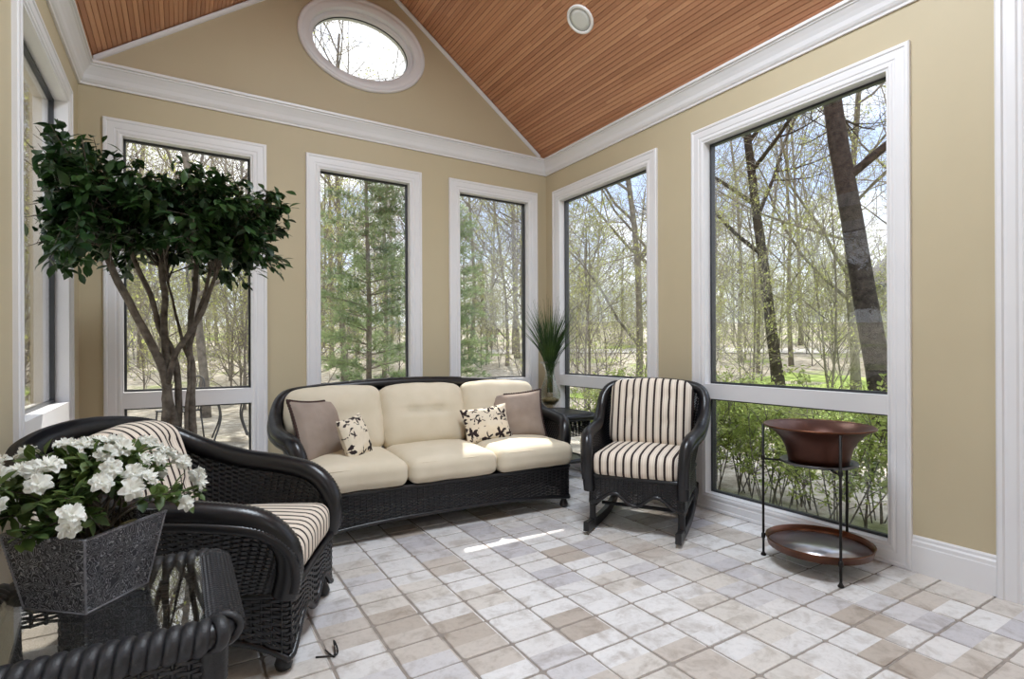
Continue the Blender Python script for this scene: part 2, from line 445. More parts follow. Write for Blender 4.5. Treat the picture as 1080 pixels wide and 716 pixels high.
# ceiling: two slopes of beaded boards with real grooves, plus the roof above
def slope(sign):
    """sign +1: right slope. x' runs up the slope from the eave"""
    mb = MB(); cs = 1 / math.sqrt(1 + SL * SL); length = (W / 2) / cs
    prof = []; k = 0
    while k * BOARD < length:
        u = k * BOARD
        for du, dz in ((0, .006), (.003, 0), (.0285, 0), (.0315, .006)):
            if u + du < length: prof.append((u + du, dz))
        k += 1
    prof.append((length, 0))
    for y0, y1 in ((YR, TH),):
        vs = []
        for u, d in prof: vs += [(u, y0, d), (u, y1, d)]
        mb.add(vs, [(2 * i, 2 * i + 1, 2 * i + 3, 2 * i + 2) for i in range(len(prof) - 1)])
    ov = .25
    vs = [(-ov, YR - .3, .16), (-ov, TH + .12, .16), (length + .1, TH + .12, .16), (length + .1, YR - .3, .16)]
    lo = [(-ov, YR - .3, .03), (-ov, TH + .12, .03), (length, TH + .12, .03), (length, YR - .3, .03)]
    mb.add(vs + lo, [(0, 1, 2, 3), (4, 7, 6, 5), (0, 4, 5, 1), (1, 5, 6, 2), (3, 2, 6, 7), (0, 3, 7, 4)])
    o = mb.build('ceiling', 'ceiling_wood')
    th = math.atan(SL)
    if sign > 0: o.matrix_world = Matrix.Translation((0, 0, HW)) @ Matrix(((-math.cos(th), 0, math.sin(th), 0), (0, 1, 0, 0), (math.sin(th), 0, math.cos(th), 0), (0, 0, 0, 1)))
    else: o.matrix_world = Matrix.Translation((-W, 0, HW)) @ Matrix(((math.cos(th), 0, -math.sin(th), 0), (0, 1, 0, 0), (math.sin(th), 0, math.cos(th), 0), (0, 0, 0, 1)))
    return struct(o)
slope(1); slope(-1)

# floor: grout bed with tumbled tiles whose corners are worn
rng = random.Random(4)
mb = MB(); X0, Y0 = -.214 + TILE, -2.93
OFFX, OFFY = X0 % TILE, Y0 % TILE
mb.box(-W - TH, TH, YR - TH, TH, -.2, -.004)
fl = mb.build('floor', 'grout'); struct(fl)
tl = MB()
i0, i1 = math.floor((-W - OFFX) / TILE), math.ceil((0 - OFFX) / TILE)
j0, j1 = math.floor((YR - OFFY) / TILE), math.ceil((0 - OFFY) / TILE)
for i in range(i0, i1):
    for j in range(j0, j1):
        x0, y0 = i * TILE + .0035 + rng.uniform(-.001, .0015), j * TILE + .0035 + rng.uniform(-.001, .0015)
        x1, y1 = (i + 1) * TILE - .0035 + rng.uniform(-.0015, .001), (j + 1) * TILE - .0035 + rng.uniform(-.0015, .001)
        ring = []
        for cx, cy, a0 in ((x1, y1, 0), (x0, y1, 90), (x0, y0, 180), (x1, y0, 270)):
            r = rng.uniform(.006, .02)
            sx = -1 if cx == x1 else 1; sy = -1 if cy == y1 else 1
            for a in (0, 30, 60, 90):
                t = R(a0 + a); ring.append((cx + sx * r + r * math.cos(t), cy + sy * r + r * math.sin(t)))
            # slightly uneven edge between corners
        out = []
        n = len(ring)
        for k in range(n):
            p, q = ring[k], ring[(k + 1) % n]
            out.append(p)
            L = math.hypot(q[0] - p[0], q[1] - p[1])
            if L > .05:
                for t in (.2, .4, .6, .8):
                    d = rng.uniform(-.0016, .0006); nx, ny = (q[1] - p[1]) / L, -(q[0] - p[0]) / L
                    out.append((p[0] + (q[0] - p[0]) * t + nx * d, p[1] + (q[1] - p[1]) * t + ny * d))
        n = len(out); cx, cy = (x0 + x1) / 2, (y0 + y1) / 2
        dz = rng.uniform(-.0012, .0006)
        vs = []
        for s, z in ((1, -.006), (.985, -.001 + dz), (.955, dz)):
            vs += [(cx + (x - cx) * s, cy + (y - cy) * s, z) for x, y in out]
        fs = [(a * n + k, a * n + (k + 1) % n, (a + 1) * n + (k + 1) % n, (a + 1) * n + k) for a in (0, 1) for k in range(n)]
        fs.append(tuple(2 * n + k for k in range(n)))
        tl.add([(x - OFFX, y - OFFY, z) for x, y, z in vs], fs)
to = tl.build('floor_tiles', 'floor_tile', fl, loc=(OFFX, OFFY, 0))

# mouldings -----------------------------------------------------------
def moulding(name, prof, wall, h0, h1, mit0, mit1, m='white_paint'):
    """prof [(projection, z)] swept along a wall; mitres pull the ends in by the projection"""
    vs = []; mb = MB(); n = len(prof)
    for e, (h, mt) in enumerate(((h0, mit0), (h1, mit1))):
        for p, z in prof:
            hh = h + (p if e == 0 else -p) * (1 if mt else 0)
            vs.append({'back': (hh, -p, z), 'right': (-p, hh, z), 'left': (-W + p, hh, z), 'rear': (hh, YR + p, z)}[wall])
    fs = [(k, (k + 1) % n, n + (k + 1) % n, n + k) for k in range(n)] + [tuple(range(n)), tuple(range(2 * n - 1, n - 1, -1))]
    mb.add(vs, fs)
    return struct(mb.build(name, m))
def crown_prof(z0, z1, p):
    h = z1 - z0
    return [(0, z0), (.012, z0), (.014, z0 + .012), (.022, z0 + .02), (.03, z0 + .034), (.036, z0 + h * .42), (.048, z0 + h * .58), (p - .02, z0 + h * .76), (p - .012, z0 + h * .80), (p - .012, z0 + h * .86), (p, z0 + h * .88), (p, z1), (0, z1)]
CP = crown_prof(2.788, 2.925, .085)
moulding('trim_1', CP, 'back', -W, 0, True, True)
moulding('trim_2', CP, 'right', YR, 0, True, True)
moulding('trim_3', CP, 'left', YR, 0, True, True)
moulding('trim_4', CP, 'rear', -W, 0, True, True)
# thin rake strips where the gable meets the ceiling
th = math.atan(SL)
for k, sgn in ((5, 1), (6, -1)):
    mb = MB(); ln = (W / 2) / math.cos(th)
    prof = [(0, -.006), (.018, -.006), (.022, -.012), (.02, -.022), (.012, -.032), (0, -.036)]
    vs = []
    for s in (.1, ln - .002):
        for p, d in prof:
            x = s * math.cos(th) + (-d) * math.sin(th) * 0; z = HW + s * math.sin(th) + d / math.cos(th)
            vs.append(((-x if sgn > 0 else -W + x), -p, z))
    n = len(prof)
    mb.add(vs, [(a, (a + 1) % n, n + (a + 1) % n, n + a) for a in range(n)] + [tuple(range(n)), tuple(range(2 * n - 1, n - 1, -1))])
    struct(mb.build('trim_%d' % k, 'white_paint'))
BP = [(0, 0), (.018, 0), (.018, .128), (.015, .134), (.015, .15), (.009, .158), (.009, .17), (.004, .178), (0, .178)]
moulding('baseboard_right', BP, 'right', -3.432, -3.108, False, False)
for i, (a, b) in enumerate(((-W, BACK[0][0]), (BACK[0][1], BACK[1][0]), (BACK[1][1], BACK[2][0]), (BACK[2][1], 0))):
    moulding('baseboard_back_%d' % (i + 1), BP, 'back', a, b, i == 0, i == 3)
moulding('baseboard_left', BP, 'left', -3.1, -1.576, False, False)
moulding('baseboard_corner', BP, 'left', -.33, 0, False, True)
moulding('baseboard_pier', BP, 'right', -1.778, -1.456, False, False)

# windows ---------------------------------------------------------------
CASING = [(0, 0), (0, .017), (.006, .022), (.018, .022), (.024, .017), (.030, .0175), (.062, .0175), (.066, .0145), (.074, .0145), (.08, .018), (.09, .018), (.096, .013), (.100, .012), (.105, .012), (.105, -.05)]
def window(num, wall, a, b, mt, mb_, glassy=True):
    fixed = {'back': 0, 'right': 0, 'left': -W, 'rear': YR}[wall]
    s_in = {'back': -1, 'right': -1, 'left': 1, 'rear': 1}[wall]
    horiz = 'x' if wall in ('back', 'rear') else 'y'
    def pt(h, z, p):
        f = fixed + s_in * p
        return (h, f, z) if horiz == 'x' else (f, h, z)
    def loops(mb, prof, rect, inner, depth_only=False):
        L = []
        tot = prof[-1][0] or 1
        for ins, p in prof:
            t = ins / tot
            x0 = rect[0] + (inner[0] - rect[0]) * t; x1 = rect[1] + (inner[1] - rect[1]) * t
            z0 = rect[2] + (inner[2] - rect[2]) * t; z1 = rect[3] + (inner[3] - rect[3]) * t
            L += [pt(x0, z0, p), pt(x1, z0, p), pt(x1, z1, p), pt(x0, z1, p)]
        fs = []
        for i in range(len(prof) - 1):
            for k in range(4):
                l = (k + 1) % 4
                fs.append((i * 4 + k, i * 4 + l, i * 4 + 4 + l, i * 4 + 4 + k))
        mb.add(L, fs)
    def bx(mb, h0, h1, z0, z1, p0, p1):
        v = [pt(h, z, p) for h in (h0, h1) for z in (z0, z1) for p in (p0, p1)]
        mb.add(v, [(0, 1, 3, 2), (4, 6, 7, 5), (0, 4, 5, 1), (2, 3, 7, 6), (0, 2, 6, 4), (1, 5, 7, 3)])
    mb = MB(); inner = (a + CW, b - CW, GB, GT)
    loops(mb, CASING, (a, b, 0.0, WT), inner)
    root = struct(mb.build('window_%d' % num, 'white_paint'))
    r = MB(); bx(r, inner[0], inner[1], mb_, mt, -.10, .0135); r.build('rail', 'white_paint', root)
    for z0, z1 in ((GB, mb_), (mt, GT)):
        # charcoal sash sitting back in the opening, in front of the pane
        s = MB(); x0, x1 = inner[0], inner[1]; d = .014
        bx(s, x0, x0 + d, z0, z1, -.072, -.05); bx(s, x1 - d, x1, z0, z1, -.072, -.05)
        bx(s, x0 + d, x1 - d, z0, z0 + d, -.072, -.05); bx(s, x0 + d, x1 - d, z1 - d, z1, -.072, -.05)
        s.build('sash_frame', 'dark_frame', root)
        g = MB(); bx(g, x0 + d, x1 - d, z0 + d, z1 - d, -.068, -.063)
        g.build('glass_pane', 'window_glass', root)
    # outside frame round the glass
    e = MB(); x0, x1 = inner[0], inner[1]
    for q in ((a + .02, x0 + .006, .05, WT - .02), (x1 - .006, b - .02, .05, WT - .02), (x0 + .006, x1 - .006, .05, GB + .006), (x0 + .006, x1 - .006, GT - .006, WT - .02)):
        bx(e, *q, -.10, -.072)
    e.build('outer_frame', 'white_paint' if wall == 'left' else 'dark_frame', root)
    return root
n = 1
for a, b in BACK:
    window(n, 'back', a, b, .812 + .01, .706 + .01); n += 1
for a, b in RIGHT:
    window(n, 'right', a, b, MT, MB_); n += 1
for a, b in LEFT:
    window(n, 'left', a, b, .812, .706); n += 1

# oval window in the gable
def oval_window(num):
    def ring(mb, prof, y0=0):
        K = 72; vs = []
        for ins, p in prof:
            for k in range(K):
                t = 2 * PI * k / K
                vs.append((OC[0] + (OA - ins) * math.cos(t), y0 - p, OC[1] + (OB - ins) * math.sin(t)))
        fs = []
        for i in range(len(prof) - 1):
            for k in range(K):
                l = (k + 1) % K; fs.append((i * K + k, i * K + l, (i + 1) * K + l, (i + 1) * K + k))
        mb.add(vs, fs, True)
    mb = MB()
    ring(mb, [(0, 0), (0, .018), (.008, .026), (.022, .026), (.03, .018), (.036, .02), (.066, .02), (.074, .014), (.084, .014), (.088, .01), (.088, -.06)])
    root = struct(mb.build('window_%d' % num, 'white_paint'))
    s = MB(); ring(s, [(.086, -.038), (.10, -.034), (.118, -.038), (.124, -.05), (.124, -.12), (.086, -.12)]); s.build('sash_frame', 'white_paint', root)
    k = MB(); ring(k, [(.122, -.066), (.127, -.066), (.127, -.08)]); k.build('gasket', 'dark_frame', root)
    g = MB(); K = 72; vs = []
    for p in (.082, .088):
        for t in range(K): vs.append((OC[0] + (OA - .123) * math.cos(2 * PI * t / K), p, OC[1] + (OB - .123) * math.sin(2 * PI * t / K)))
    g.add(vs, [tuple(range(K)), tuple(range(2 * K - 1, K - 1, -1))] + [(t, (t + 1) % K, K + (t + 1) % K, K + t) for t in range(K)])
    g.build('glass_pane', 'window_glass', root)
oval_window(n); n += 1

# door at the right end of the view: casing, a white leaf with a tall light
def door():
    mb = MB(); a, b = DOOR; top = 2.62
    prof = [(0, 0), (0, .02), (.008, .028), (.024, .028), (.03, .02), (.042, .022), (.07, .022), (.078, .016), (.09, .018), (.1, .014), (.1, -.05)]
    def strip(y0, y1, z0, z1, p0, p1): mb.box(-p1, -p0, y0, y1, z0, z1)
    vs = []
    for ins, p in prof:
        vs += [(-p, b + .1 - ins, 0), (-p, b + .1 - ins, top + .1 - ins), (-p, a - .1 + ins, top + .1 - ins), (-p, a - .1 + ins, 0)]
    fs = []
    for i in range(len(prof) - 1):
        for k in range(3): fs.append((i * 4 + k, i * 4 + k + 1, i * 4 + 5 + k, i * 4 + 4 + k))
    mb.add(vs, fs)
    root = struct(mb.build('door_1', 'white_paint'))
    l = MB()
    l.box(.05, .09, a, a + .12, .0, top); l.box(.05, .09, b - .12, b, .0, top)
    l.box(.05, .09, a + .12, b - .12, 0, .25); l.box(.05, .09, a + .12, b - .12, top - .14, top)
    l.build('door_leaf', 'white_paint', root)
    g = MB(); g.box(.067, .073, a + .12, b - .12, .25, top - .14); g.build('glass_pane', 'window_glass', root)
    h = MB(); h.tube([(.05, a + .06, 1.0), (.02, a + .06, 1.0), (-.0, a + .07, 1.0), (-.0, a + .17, 1.0)], .009, 8); h.build('door_handle', 'grey_metal', root)
    k = MB()
    for z in (.3, 1.3, 2.35): k.tube([(.046, b - .004, z - .05), (.046, b - .004, z + .05)], .008, 8)
    k.build('hinge', 'grey_metal', root)
door()

# round flush speaker in the right slope
sp = empty('ceiling_speaker', (-.663, -1.363, HW + SL * .663))
sp.matrix_world = Matrix.Translation((-.663, -1.363, HW + SL * .663)) @ Matrix.Rotation(math.atan(SL), 4, 'Y') @ Matrix.Rotation(PI, 4, 'X')
tag(sp, 'round white flush speaker set into the sloping wooden ceiling', 'speaker')
mb = MB(); mb.lathe([(.083, .0), (.083, .008), (.098, .010), (.104, .006), (.105, -.004), (.083, -.004)], 40, closed_prof=True); mb.build('rim', 'speaker_rim', sp)
mb = MB(); mb.lathe([(0, .006), (.05, .0065), (.083, .005)], 40); mb.lathe([(0, -.004), (.083, -.004)], 40); mb.build('grille', 'speaker_grille', sp)
SKY, SUN, REAR_FILL, RIDGE_FILL, EXPO = 2.0, 8.0, 17, 128, 0.11

# ------------------------------------------------------------------ wicker furniture
def weave(mb, Bp, Tp, step=.03, row=.0105, rh=None, rv=.0028, amp=.0048, closed=False, vstep=3):
    """stakes and in-and-out rows woven on the ruled surface between curves Bp and Tp"""
    Lb = sum((b - a).length for a, b in zip(Tp, Tp[1:]))
    rh = rh or row * .47
    ns = max(2, round(Lb / step)); ns += ns % 2
    n2 = ns * 2
    B = [fan(Bp, i / n2) for i in range(n2 + 1)]; T = [fan(Tp, i / n2) for i in range(n2 + 1)]
    hmax = max((t - b).length for b, t in zip(B, T)); nr = max(2, round(hmax / row))
    Nn = []
    for i in range(n2 + 1):
        a, c = max(0, i - 1), min(n2, i + 1)
        du = (B[c] + T[c]) - (B[a] + T[a]); dv = T[i] - B[i]
        nv = du.cross(dv); nv.normalize() if nv.length > 1e-9 else None
        Nn.append(nv)
    for i in range(0, n2 + 1, 2):
        mb.tube([B[i].lerp(T[i], k / vstep) for k in range(vstep + 1)], .0042, 4, cap=False)
    for j in range(nr):
        v = (j + .5) / nr; path = []
        for i in range(n2 + 1):
            off = 0 if i % 2 else amp * (1 if (i // 2 + j) % 2 else -1)
            path.append(B[i].lerp(T[i], v) + Nn[i] * off)
        up = [(T[i] - B[i]) for i in range(n2 + 1)]
        mb.tube(path, 1.0, 4, flat=(rv, rh), up=lambda i: up[i], smooth=False, cap=False)

def wrapped(mb, path, r, pitch=.007, sides=12, closed=False, amp=.06, flat=None, up=None):
    """a rail wound with cane: fine rings along its length"""
    P = resample(path, pitch / 2, closed)
    rr = [r * (1 + (amp if i % 2 else 0)) for i in range(len(P))]
    mb.tube(P, rr, sides, closed=closed, flat=flat, up=up)

def mirror(half):
    return [Vector(p) for p in half] + [Vector((-p[0], p[1], p[2])) for p in reversed(half[:-1])]
def round_loop(x0, x1, y0, y1, r, z, n=4):
    """rounded rectangle starting at the front right, going round by the back"""
    pts = []
    for cx, cy, a0 in ((x1, y1, 0), (x0, y1, 90), (x0, y0, 180), (x1, y0, 270)):
        sx = -1 if cx == x1 else 1; sy = -1 if cy == y1 else 1
        for k in range(n + 1):
            t = R(a0 + 90 * k / n); pts.append(Vector((cx + sx * r + r * math.cos(t), cy + sy * r + r * math.sin(t), z)))
    return pts

def wicker_body(root, half, arm_i, bw, bd, zs, zl, scallop, rail_r, feet=True, step=.03, row=.0105, wave=1, skirt_y=0.0):
    """rails, woven sides and back, woven skirt, deck; half = rail points from the front of one arm to mid back"""
    rail = spline(mirror(half), 8)
    mb = MB(); wrapped(mb, rail, rail_r, .012, 12, amp=.07); mb.build('arm_rail', 'black_wicker', root)
    # slim braid running along below the outside of the rail
    mb = MB(); br = []
    for i, p in enumerate(rail[4:-4]):
        c = Vector((0, bd * .45, p.z)); d = (p - c); d.z = 0
        if d.length > 0: d.normalize()
        br.append(p + d * rail_r * .75 - Vector((0, 0, rail_r * .75)))
    wrapped(mb, br, rail_r * .42, .012, 8, amp=.16); mb.build('braid', 'black_wicker', root)
    # sides and back
    m = len(rail); s0 = arm_i * 8
    top = resample(rail[s0:m - s0], .02)
    hx, y1 = bw, bd
    base = spline([(hx, half[arm_i][1] + .015, zs)] + [(hx + .005, y1 * .5, zs), (hx - .01, y1 - .08, zs), (hx - .09, y1 - .015, zs), (hx * .5, y1, zs), (0, y1, zs), (-hx * .5, y1, zs), (-hx + .09, y1 - .015, zs), (-hx + .01, y1 - .08, zs), (-hx - .005, y1 * .5, zs)] + [(-hx, half[arm_i][1] + .015, zs)], 8)
    base = resample(base, .02)
    mb = MB(); weave(mb, base, top, step, row); mb.build('woven_side', 'black_wicker', root)
    # skirt round the base with its cut-out lower edge
    loop = resample(round_loop(-bw, bw, skirt_y, bd, .03, zs), .02, True); loop.append(loop[0])
    low = []
    for p in loop:
        q = p.copy(); q.z = zl
        if abs(p.y - skirt_y) < .02:
            t = p.x / bw; q.z = zl + scallop * (1 - abs(t) ** 3) - (wave * .04 * math.cos(t * 2 * PI) * (1 - t * t) if wave else 0)
        else:
            t = (p.y - bd / 2) / (bd / 2) if abs(p.x) > bw - .02 else p.x / bw
            q.z = zl + scallop * (1 - min(1, abs(t)) ** 3)
        low.append(q)
    mb = MB(); weave(mb, low, loop, step, row * .95, amp=.004); mb.build('woven_skirt', 'black_wicker', root)
    ml = MB(); wrapped(ml, low[:-1], .011, .008, 8, True, .12); wrapped(ml, [p + Vector((0, 0, .0)) for p in loop[:-1]], .012, .008, 8, True, .12); ml.build('skirt_trim', 'black_wicker', root)
    d = MB(); d.box(-bw + .012, bw - .012, skirt_y + .012, bd - .012, zs - .09, zs - .015); d.build('seat_deck', 'black_wood', root)
    if feet:
        for sx in (-1, 1):
            for y in (skirt_y + .035, bd - .035):
                f = MB(); f.lathe([(.012, 0), (.026, .006), (.03, .022), (.024, .04), (.018, .052), (.022, .066), (.026, .09), (.028, zl + .05), (.026, zs - .05)], 14, (sx * (bw - .035), y, 0)); f.build('foot', 'black_wood', root)

def cushion(w, d, h, r, puff=.02, n=22, arch=0, dimples=(), axis='z', wrinkle=.0, seed=0, side_round=0):
    """rounded box cushion centred on the origin; axis = thickness direction"""
    half = Vector((w / 2, d / 2, h / 2)); mb = MB(); key = {}; vs = []; fs = []
    def vert(p):
        q = Vector((p[0] * half.x, p[1] * half.y, p[2] * half.z))
        rr = Vector((min(r, half.x), min(r, half.y), min(r, half.z)))
        c = Vector([max(-half[i] + rr[i], min(half[i] - rr[i], q[i])) for i in range(3)])
        e = q - c
        if e.length > 1e-9:
            en = Vector([e[i] / rr[i] for i in range(3)]); m = max(abs(x) for x in en)
            q = c + Vector([en[i] / en.length * m * rr[i] for i in range(3)])
        x, y, z = q.x / half.x, q.y / half.y, q.z / half.z
        if axis == 'z': q.z += puff * (1 - x * x) * (1 - y * y) * (1 if z > 0 else -.2) * min(1, abs(z) * 1.5)
        else:
            q.y += puff * (1 - x * x) * (1 - z * z) * (1 if y > 0 else -1) * min(1, abs(y) * 1.5)
            q.z += arch * (1 - x * x) * max(0, z)
            for dx, dz, dep, sg in dimples:
                if y < 0: q.y += dep * math.exp(-((q.x - dx) ** 2 / sg[0] ** 2 + (q.z - dz) ** 2 / sg[1] ** 2))
        q.x += puff * .35 * (1 - y * y) * (1 - z * z) * (1 if x > 0 else -1) * min(1, abs(x) * 1.2)
        if wrinkle:
            nn = noise.noise(Vector((q.x * 9 + seed * 7, q.y * 9, q.z * 9))); q += q.normalized() * nn * wrinkle
        return q
    def gid(p):
        k = tuple(round(c, 5) for c in p)
        if k not in key: key[k] = len(vs); vs.append(vert(p))
        return key[k]
    g = [math.copysign(1 - (1 - abs(t)) ** 1.35, t) for t in [-1 + 2 * i / n for i in range(n + 1)]]
    for ax in range(3):
        for sg in (-1, 1):
            for i in range(n):
                for j in range(n):
                    def P(a, b):
                        p = [0, 0, 0]; p[ax] = sg; p[(ax + 1) % 3] = g[a]; p[(ax + 2) % 3] = g[b]; return tuple(p)
                    q = [gid(P(i, j)), gid(P(i + 1, j)), gid(P(i + 1, j + 1)), gid(P(i, j + 1))]
                    fs.append(q if sg > 0 else q[::-1])
    mb.add(vs, fs, True)
    return mb
def piping(w, d, h, z, r, rr=.004, axis='z', arch=0):
    if axis == 'z':
        p = round_loop(-w / 2, w / 2, -d / 2, d / 2, r, z)
    else:
        p = [Vector((q.x, z, q.y + (arch * (1 - (2 * q.x / w) ** 2) * max(0, q.y / (h / 2))))) for q in round_loop(-w / 2, w / 2, -h / 2, h / 2, r, 0)]
    mb = MB(); mb.tube(resample(p, .02, True), rr, 6, closed=True); return mb

def throw_pillow(w, h, t, seed):
    """knife-edge pillow standing in the xz plane, front is -y"""
    n = 20; vs = []; fs = []; mb = MB(); edge = []
    def base(u, v):
        return Vector((u * w / 2 * (1 - .09 * (1 - v * v)), 0, v * h / 2 * (1 - .09 * (1 - u * u))))
    for s in (-1, 1):
        o = len(vs)
        for i in range(n + 1):
            for j in range(n + 1):
                u, v = -1 + 2 * i / n, -1 + 2 * j / n
                p = base(u, v); k = max(0, (1 - u ** 2) * (1 - v ** 2)) ** .42
                nn = noise.noise(Vector((u * 2.4 + seed * 5, v * 2.4, s * 3))) * .16 + noise.noise(Vector((u * 6 + seed, v * 6, s))) * .06
                p.y = s * t / 2 * k * (1 + nn)
                vs.append(p)
        for i in range(n):
            for j in range(n):
                a = o + i * (n + 1) + j
                q = [a, a + n + 1, a + n + 2, a + 1]; fs.append(q if s < 0 else q[::-1])
    mb.add(vs, fs, True)
    e = [base(-1 + 2 * i / 24, -1) for i in range(24)] + [base(1, -1 + 2 * i / 24) for i in range(24)] + [base(1 - 2 * i / 24, 1) for i in range(24)] + [base(-1, 1 - 2 * i / 24) for i in range(24)]
    return mb, e

def leaf(mb, p, d, up, L, Wd, fold=.15, droop=.25, seg=3):
    """a pointed leaf with a folded midrib"""
    d = d.normalized(); s = d.cross(up)
    if s.length < 1e-4: s = d.orthogonal()
    s.normalize(); nn = s.cross(d)
    prof = [0, .75, 1, .0] if seg == 3 else [0, .6, 1, .85, 0]
    vs = []; m = len(prof)
    for i, wv in enumerate(prof):
        t = i / (m - 1); c = p + d * (L * t) - nn * (droop * L * t * t)
        vs += [c - s * (Wd / 2 * wv) + nn * (fold * Wd * wv), c, c + s * (Wd / 2 * wv) + nn * (fold * Wd * wv)]
    fs = []
    for i in range(m - 1):
        a = i * 3
        fs += [(a, a + 1, a + 4, a + 3), (a + 1, a + 2, a + 5, a + 4)]
    mb.add(vs, fs, True)

# --- sofa
SOFA = ((-1.63, -1.325, 0), R(-3.0))
sofa = empty('wicker_sofa', *SOFA)
tag(sofa, 'long black wicker sofa with cream cushions under the back windows', 'sofa')
half = [(.855, .13, .29), (.868, .105, .41), (.885, .11, .505), (.915, .17, .57), (.95, .34, .585), (.965, .52, .605), (.955, .66, .68), (.89, .765, .785), (.72, .81, .815), (.4, .83, .84), (0, .84, .85)]
wicker_body(sofa, half, 1, .86, .80, .29, .07, .045, .040, wave=0, step=.034, row=.0115)
for i, (x, w) in enumerate(((-.585, .585), (0, .585), (.585, .585))):
    c = cushion(w, .66, .155, .06, .022, wrinkle=.006, seed=i).build('seat_cushion', 'cream_fabric', sofa, loc=(x, .295, .372))
    piping(w - .028, .66 - .028, 0, .055, .06, .0035).build('piping', 'cream_fabric', c)
for i, x in enumerate((-.60, 0, .60)):
    dm = [(-.09, .03, .03, (.045, .02)), (.09, .03, .03, (.045, .02)), (0, .03, .02, (.15, .014))] if i == 1 else [(0, .03, .012, (.2, .03))]
    c = cushion(.605, .17, .43, .07, .035, arch=.02, dimples=dm, axis='y', wrinkle=.008, seed=5 + i).build('back_cushion', 'cream_fabric', sofa, loc=(x, .60, .625))
    c.rotation_euler = (R(-13), R(-1.5 if i == 0 else 1.5 if i == 2 else 0), 0)
    piping(.58, .17, .405, -.055, .07, .0035, 'y', .02).build('piping', 'cream_fabric', c)

# --- throw pillows on the sofa
def pillow(label, loc, rot, w, h, t, m, trim, seed, group=None):
    mb, e = throw_pillow(w, h, t, seed)
    root = mb.build('throw_pillow', m); tag(root, label, 'pillow', group)
    root.matrix_world = Matrix.Translation(loc) @ Matrix.Rotation(rot[2], 4, 'Z') @ Matrix.Rotation(rot[0], 4, 'X') @ Matrix.Rotation(rot[1], 4, 'Y')
    if trim:
        b = MB(); P = resample(e, .009, True)
        b.tube(P, [.0075 if i % 2 else .0105 for i in range(len(P))], 6, closed=True); b.build('braided_trim', 'braid_trim', root)
    return root
def sofa_pt(x, y, z):
    a = SOFA[1]; o = SOFA[0]
    return Vector((o[0] + x * math.cos(a) - y * math.sin(a), o[1] + x * math.sin(a) + y * math.cos(a), z))
pillow('taupe throw pillow leaning in the sofa corner nearest the potted tree', sofa_pt(-.735, .40, .600), (R(-20), R(4), R(38)), .40, .40, .15, 'taupe_fabric', True, 1)
pillow('small cream pillow with dark flowers beside the taupe pillow by the armchair', sofa_pt(-.545, .27, .560), (R(-18), R(-5), R(44)), .27, .27, .12, 'floral_fabric', False, 2)
pillow('wide cream floral pillow lying against the sofa end near the glass vase', sofa_pt(.405, .385, .562), (R(-20), R(-6), R(-8)), .36, .26, .12, 'floral_fabric', False, 3)
pillow('taupe throw pillow with dark braid propped beside the corner table', sofa_pt(.685, .44, .60), (R(-16), R(-5), R(-26)), .40, .36, .15, 'taupe_fabric', True, 4)

# --- armchair
ARM = ((-2.615, -2.10, 0), R(64.6))
arm = empty('wicker_armchair', *ARM)
tag(arm, 'black wicker armchair with striped cushions beside the glass-topped table', 'armchair')
half = [(.315, .02, .27), (.320, .0, .37), (.332, .02, .46), (.355, .10, .535), (.385, .24, .57), (.415, .42, .595), (.435, .60, .645), (.41, .74, .715), (.33, .82, .76), (.18, .86, .785), (0, .87, .795)]
wicker_body(arm, half, 1, .315, .74, .27, .045, .085, .042, step=.033, row=.0155)
c = cushion(.575, .66, .15, .055, .022, wrinkle=.004, seed=11).build('seat_cushion', 'striped_fabric', arm, loc=(0, .325, .348))
c = cushion(.56, .16, .43, .08, .035, arch=.03, dimples=[(x, z, .022, (.03, .03)) for x in (-.13, .13) for z in (-.06, .12)], axis='y', wrinkle=.005, seed=12).build('back_cushion', 'striped_fabric', arm, loc=(.03, .665, .575))
c.rotation_euler = (R(-15), 0, 0)

# --- rocking chair
ROCK = ((-.80, -2.015, 0), R(-56.7))
rock = empty('rocking_chair', *ROCK)
tag(rock, 'black wicker rocking chair with striped cushions between the tall side windows', 'rocking chair')
half = [(.275, .005, .24), (.282, -.015, .42), (.29, .005, .52), (.305, .07, .565), (.318, .22, .575), (.328, .38, .595), (.34, .50, .675), (.335, .575, .77), (.285, .625, .83), (.15, .65, .852), (0, .655, .86)]
wicker_body(rock, half, 1,   .275, .60, .33, .16, .05, .034, feet=False, step=.028, row=.0105)
c = cushion(.52, .56, .14, .05, .02, wrinkle=.004, seed=21).build('seat_cushion', 'striped_fabric', rock, loc=(0, .255, .398))
c = cushion(.53, .14, .44, .06, .03, arch=.022, dimples=[(x, z, .022, (.028, .028)) for x in (-.12, .12) for z in (-.06, .11)], axis='y', wrinkle=.004, seed=22).build('back_cushion', 'striped_fabric', rock, loc=(0, .515, .655))
c.rotation_euler = (R(-13), 0, 0)
for s in (-1, 1):
    x = s * .262; path = []
    for k in range(25):
        y = -.11 + .95 * k / 24
        path.append((x, y, .022 + .16 * ((y - .28) / .56) ** 2 * (1 if y > .28 else .35)))
    r = MB(); r.tube(path, 1, 4, flat=(.024, .040), up=(0, 0, 1), smooth=False); r.build('rocker', 'black_wood', rock, bevel=.004)
    for y, zb in ((.03, .05), (.56, .075)):
        lg = MB(); lg.lathe([(.02, zb - .012), (.024, zb), (.02, zb + .03), (.019, .14), (.023, .18), (.022, .30)], 12, (x, y, 0)); lg.build('leg', 'black_wood', rock)
st = MB()
for y, z in ((.20, .115), (.48, .12)): st.tube([(-.25, y, z), (.25, y, z)], .011, 8)
for s in (-1, 1): st.tube([(s * .262, .05, .13), (s * .262, .54, .13)], .011, 8)
st.build('stretcher', 'black_wood', rock)

